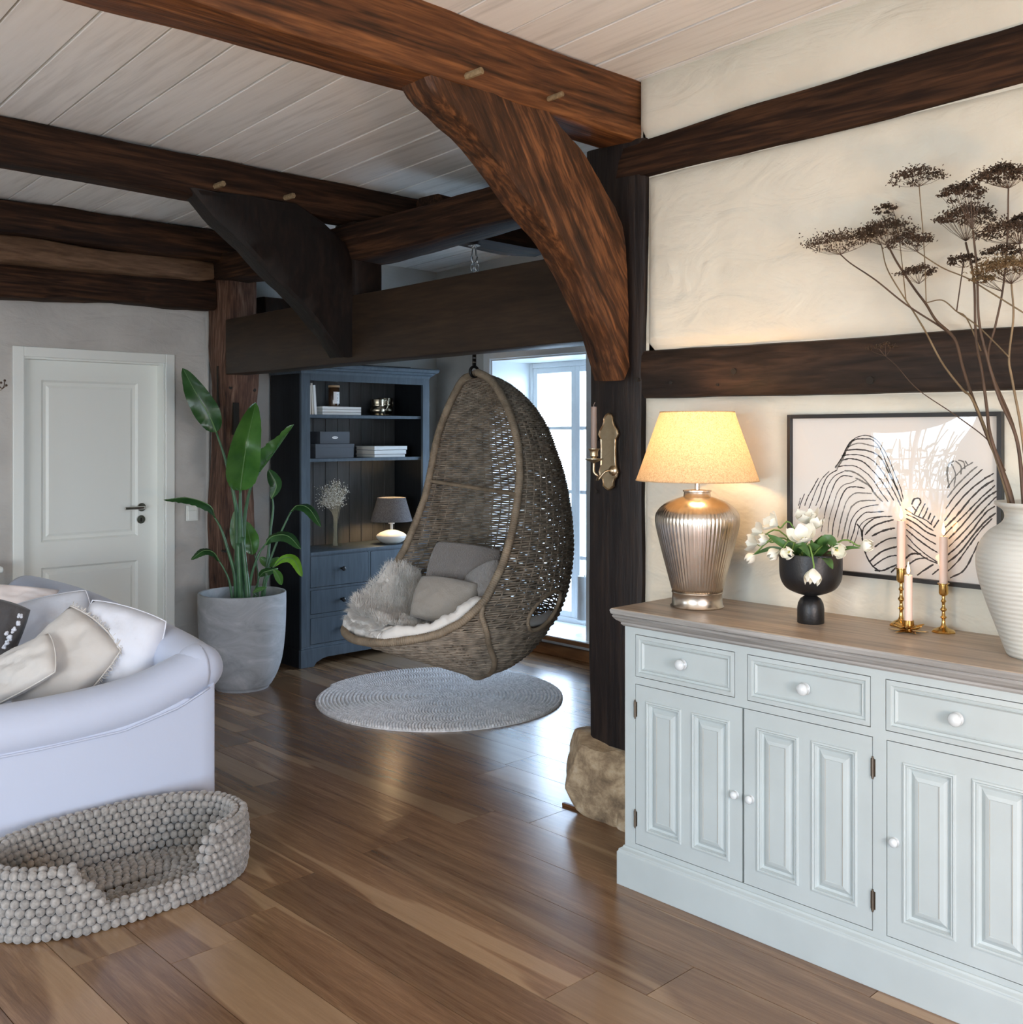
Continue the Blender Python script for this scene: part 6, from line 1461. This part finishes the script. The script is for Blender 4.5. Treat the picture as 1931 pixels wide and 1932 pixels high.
wrapped(bez([A0_, A0_.lerp(A1_, 0.5)-nd*0.07-Vector((0,0,0.012)), A1_], 40), 0.0105, nm='crossbar')
P = [S_(lerp(a_cut(1.40), math.radians(190), k/20), lerp(1.40, 1.76, (k/20)**0.8), -0.012) for k in range(21)]
wrapped(P, 0.0095, nm='back_hoop')
# suspension: strap, hook ring, chain, carabiner, ceiling plate
top = E3(0, 0, 1.835)
MB().tube([top+nd*0.022*math.cos(2*PI*k/16)*1.15+Vector((0,0,-0.008+0.026*math.sin(2*PI*k/16))) for k in range(16)], 0.008, 8, closed=True).build('strap_loop', M['iron_black'], ec, smooth=True)
MB().box(top.x-0.010, top.y-0.006, top.z+0.012, top.x+0.010, top.y+0.006, top.z+0.105).build('strap', M['iron_black'], ec, bevel=0.003)
for k in range(3): MB().tube([(top.x-0.014, top.y-0.008, top.z+0.04+0.022*k), (top.x-0.0, top.y-0.006, top.z+0.04+0.022*k)], 0.005, 8).build('rivet', M['zinc'], ec)
rc = top+Vector((0,0,0.124)); rt = Vector((CA, -SA, 0))
MB().tube([rc+rt*0.022*math.cos(a)+Vector((0,0,0.022*math.sin(a))) for a in [math.radians(130+k*14) for k in range(21)]], 0.0048, 8).build('hook', M['iron_black'], ec, smooth=True)
zt = 2.485; nlk = 15; z_ = rc.z+0.02; pit = (zt-0.10-z_)/nlk
for k in range(nlk):
    c = Vector((top.x, top.y, z_+pit*(k+0.5))); d1 = rt if k % 2 else Vector((SA, CA, 0))
    MB().tube([c+d1*0.010*math.cos(a)+Vector((0,0,0.0235*math.sin(a))) for a in [2*PI*q/14 for q in range(14)]], 0.0030, 6, closed=True).build('chain_link', M['zinc'], ec, smooth=True)
for sx_ in (0.012, -0.012):
    for k in range(3):
        c = Vector((top.x, top.y, 2.335+0.034*k))+rt*(sx_+0.004); d1 = rt if k % 2 else Vector((SA, CA, 0))
        MB().tube([c+d1*0.009*math.cos(a)+Vector((0,0,0.020*math.sin(a))) for a in [2*PI*q/12 for q in range(12)]], 0.0028, 6, closed=True).build('chain_link', M['zinc'], ec, smooth=True)
cc = Vector((top.x, top.y, 2.435))
MB().tube([cc+rt*(0.014*math.cos(a)*(1.15 if math.sin(a) < 0 else 0.7))+Vector((0,0,0.045*math.sin(a))) for a in [2*PI*q/20 for q in range(20)]], 0.0042, 8, closed=True).build('carabiner', M['zinc'], ec, smooth=True)
MB().lathe([(0.034,0),(0.034,0.004),(0.001,0.0045)], 24).xf(Matrix.Translation((top.x, top.y, zt-0.004)) @ Matrix.Diagonal((1.0,1.0,1,1))).build('ceiling_plate', M['zinc'], ec, smooth=True, angle=40)
MB().tube([Vector((top.x, top.y, 2.478))+rt*0.012*math.cos(a)+Vector((0,0,0.012*math.sin(a))) for a in [2*PI*q/14 for q in range(14)]], 0.004, 8, closed=True).build('eye_bolt', M['zinc'], ec, smooth=True)

# ---------------------------------------------------------------- what lies in the chair
plain('pad_white', (0.74,0.71,0.66), 0.9, bump=0.5, bscale=22, sheen=0.3, spec=0.2); plain('fur_white', (0.80,0.77,0.72), 0.9, sheen=0.4, spec=0.2)
plain('linen_beige', (0.33,0.30,0.26), 0.9, bump=0.3, bscale=120, sheen=0.3, spec=0.2); plain('boucle_grey', (0.22,0.20,0.185), 0.95, bump=1.0, bscale=110, sheen=0.4, spec=0.1); plain('knit_grey', (0.30,0.285,0.27), 0.95, bump=1.0, bscale=70, sheen=0.4, spec=0.1)
rim_z = sorted([(r[5], r[0]) for r in EGG[6:15]])
def zrim(n): return interp(rim_z, n)
def halfw(n, z):
    n0 = e_n0(z); k = (n-n0)/((e_front(z)-n0) if n > n0 else (e_back(z)+n0)); return e_b(z)*math.sqrt(max(0.0, 1-k*k))
pad = thing('seat_pad', 'thick white quilted seat pad lining the egg chair', 'cushion', (CHX, CHY, 0.45))
def padfn(s, t, lift=0.0):
    n = lerp(-0.30, 0.635, s); a = t*2-1
    zr = min(zrim(n), 0.70) if n > 0.15 else lerp(0.56, 0.70, max(0.0, (n+0.05)/0.20) if n > -0.05 else 0.0)
    zc = 0.49+0.065*max(0.0, (s-0.62)/0.38)**1.5; ee = abs(a)**3.2
    z = lerp(zc, zr+0.022, ee)+0.05*max(0, (0.1-s))*1.5
    w = halfw(n, max(0.50, min(zr, 0.74)))*0.93-0.012
    q = noise.noise(Vector((n*9, a*4, 0)))*0.014
    return E3(n, a*w, z+q+lift-0.02*(s > 0.98))
MB().grid(lambda s, t: padfn(s, t), 40, 40).build('pad', M['pad_white'], pad, smooth=True, solid=0.045)
mb = MB().tube(bez([padfn(lerp(0.42, 0.985, k/10), 0.97, 0.012) for k in range(11)]+[padfn(0.985, 0.5+0.47*math.cos(q*PI/8), 0.004) for q in range(1, 8)]+[padfn(lerp(0.985, 0.42, k/10), 0.03, 0.012) for k in range(11)], 110), [0.030+0.005*math.sin(i*0.9)+0.004*math.sin(i*2.3) for i in range(111)], 12)
mb.build('rolled_edge', M['pad_white'], pad, smooth=True)
fur = thing('sheepskin', 'fluffy white sheepskin spilling over the front lip of the egg chair', 'throw', (CHX-0.3, CHY-0.2, 0.5))
def furfn(s, t):
    p = padfn(lerp(0.40, 1.0, s), lerp(0.0, 0.80-0.30*(1-s), t), 0.050+0.040*max(0.0, 1-t/0.25)+0.012*max(0.0, (s-0.72)/0.28)); p.z += -0.055*max(0.0, (s-0.88)/0.12)+ noise.noise(p*12)*0.014+0.018*math.sin(PI*t); return p
base_ = MB().grid(lambda s, t: furfn(s, t)-Vector((0,0,0.022)), 24, 24); base_.build('hide', M['fur_white'], fur, smooth=True, solid=0.02)
hr = MB(); rr = random.Random(12)
for i in range(32000):
    s, t = rr.random(), rr.random(); p = furfn(s, t)
    d = Vector((rr.gauss(0,0.6), rr.gauss(0,0.6), 1.0))+nd*(0.9*(s > 0.9)+0.3)+Vector((noise.noise(p*14), noise.noise(p*14+Vector((9,0,0))), 0))*1.3
    if s > 0.93: d.z -= 0.9
    if t < 0.06: d -= ud*0.9
    d.normalize(); ln = rr.uniform(0.022, 0.044); w = Vector((-d.y, d.x, rr.uniform(-0.3,0.3))).normalized()*0.0011
    tip = p+d*ln+Vector((0,0,-0.006)); b = len(hr.v); mdl = p+d*ln*0.55
    hr.v += [tuple(p-w), tuple(p+w), tuple(mdl-w*0.7), tuple(mdl+w*0.7), tuple(tip)]; hr.f += [(b, b+1, b+3, b+2), (b+2, b+3, b+4)]
hr.build('fleece', M['fur_white'], fur, smooth=True, fix=False)['kind'] = 'stuff'
face = math.atan2(nd.y, nd.x)+PI/2     # local -Y of a cushion turned to the opening
cushion('light grey-beige linen cushion lying in front in the egg chair', 838, 1132, 5.13, 0.36, 0.24, 0.12, M['linen_beige'], (D(-28), D(4), face+D(28)), sd=31, wr=0.010)
cushion('dark grey boucle cushion standing against the back of the egg chair', 874, 1072, 5.36, 0.44, 0.27, 0.11, M['boucle_grey'], (D(-22), D(4), face+D(26)), sd=33, wr=0.008)
cushion('grey knitted cushion tucked behind the rim on the right of the egg chair', 908, 1100, 5.16, 0.28, 0.20, 0.10, M['knit_grey'], (D(-30), D(-24), face+D(8)), sd=35, wr=0.006)
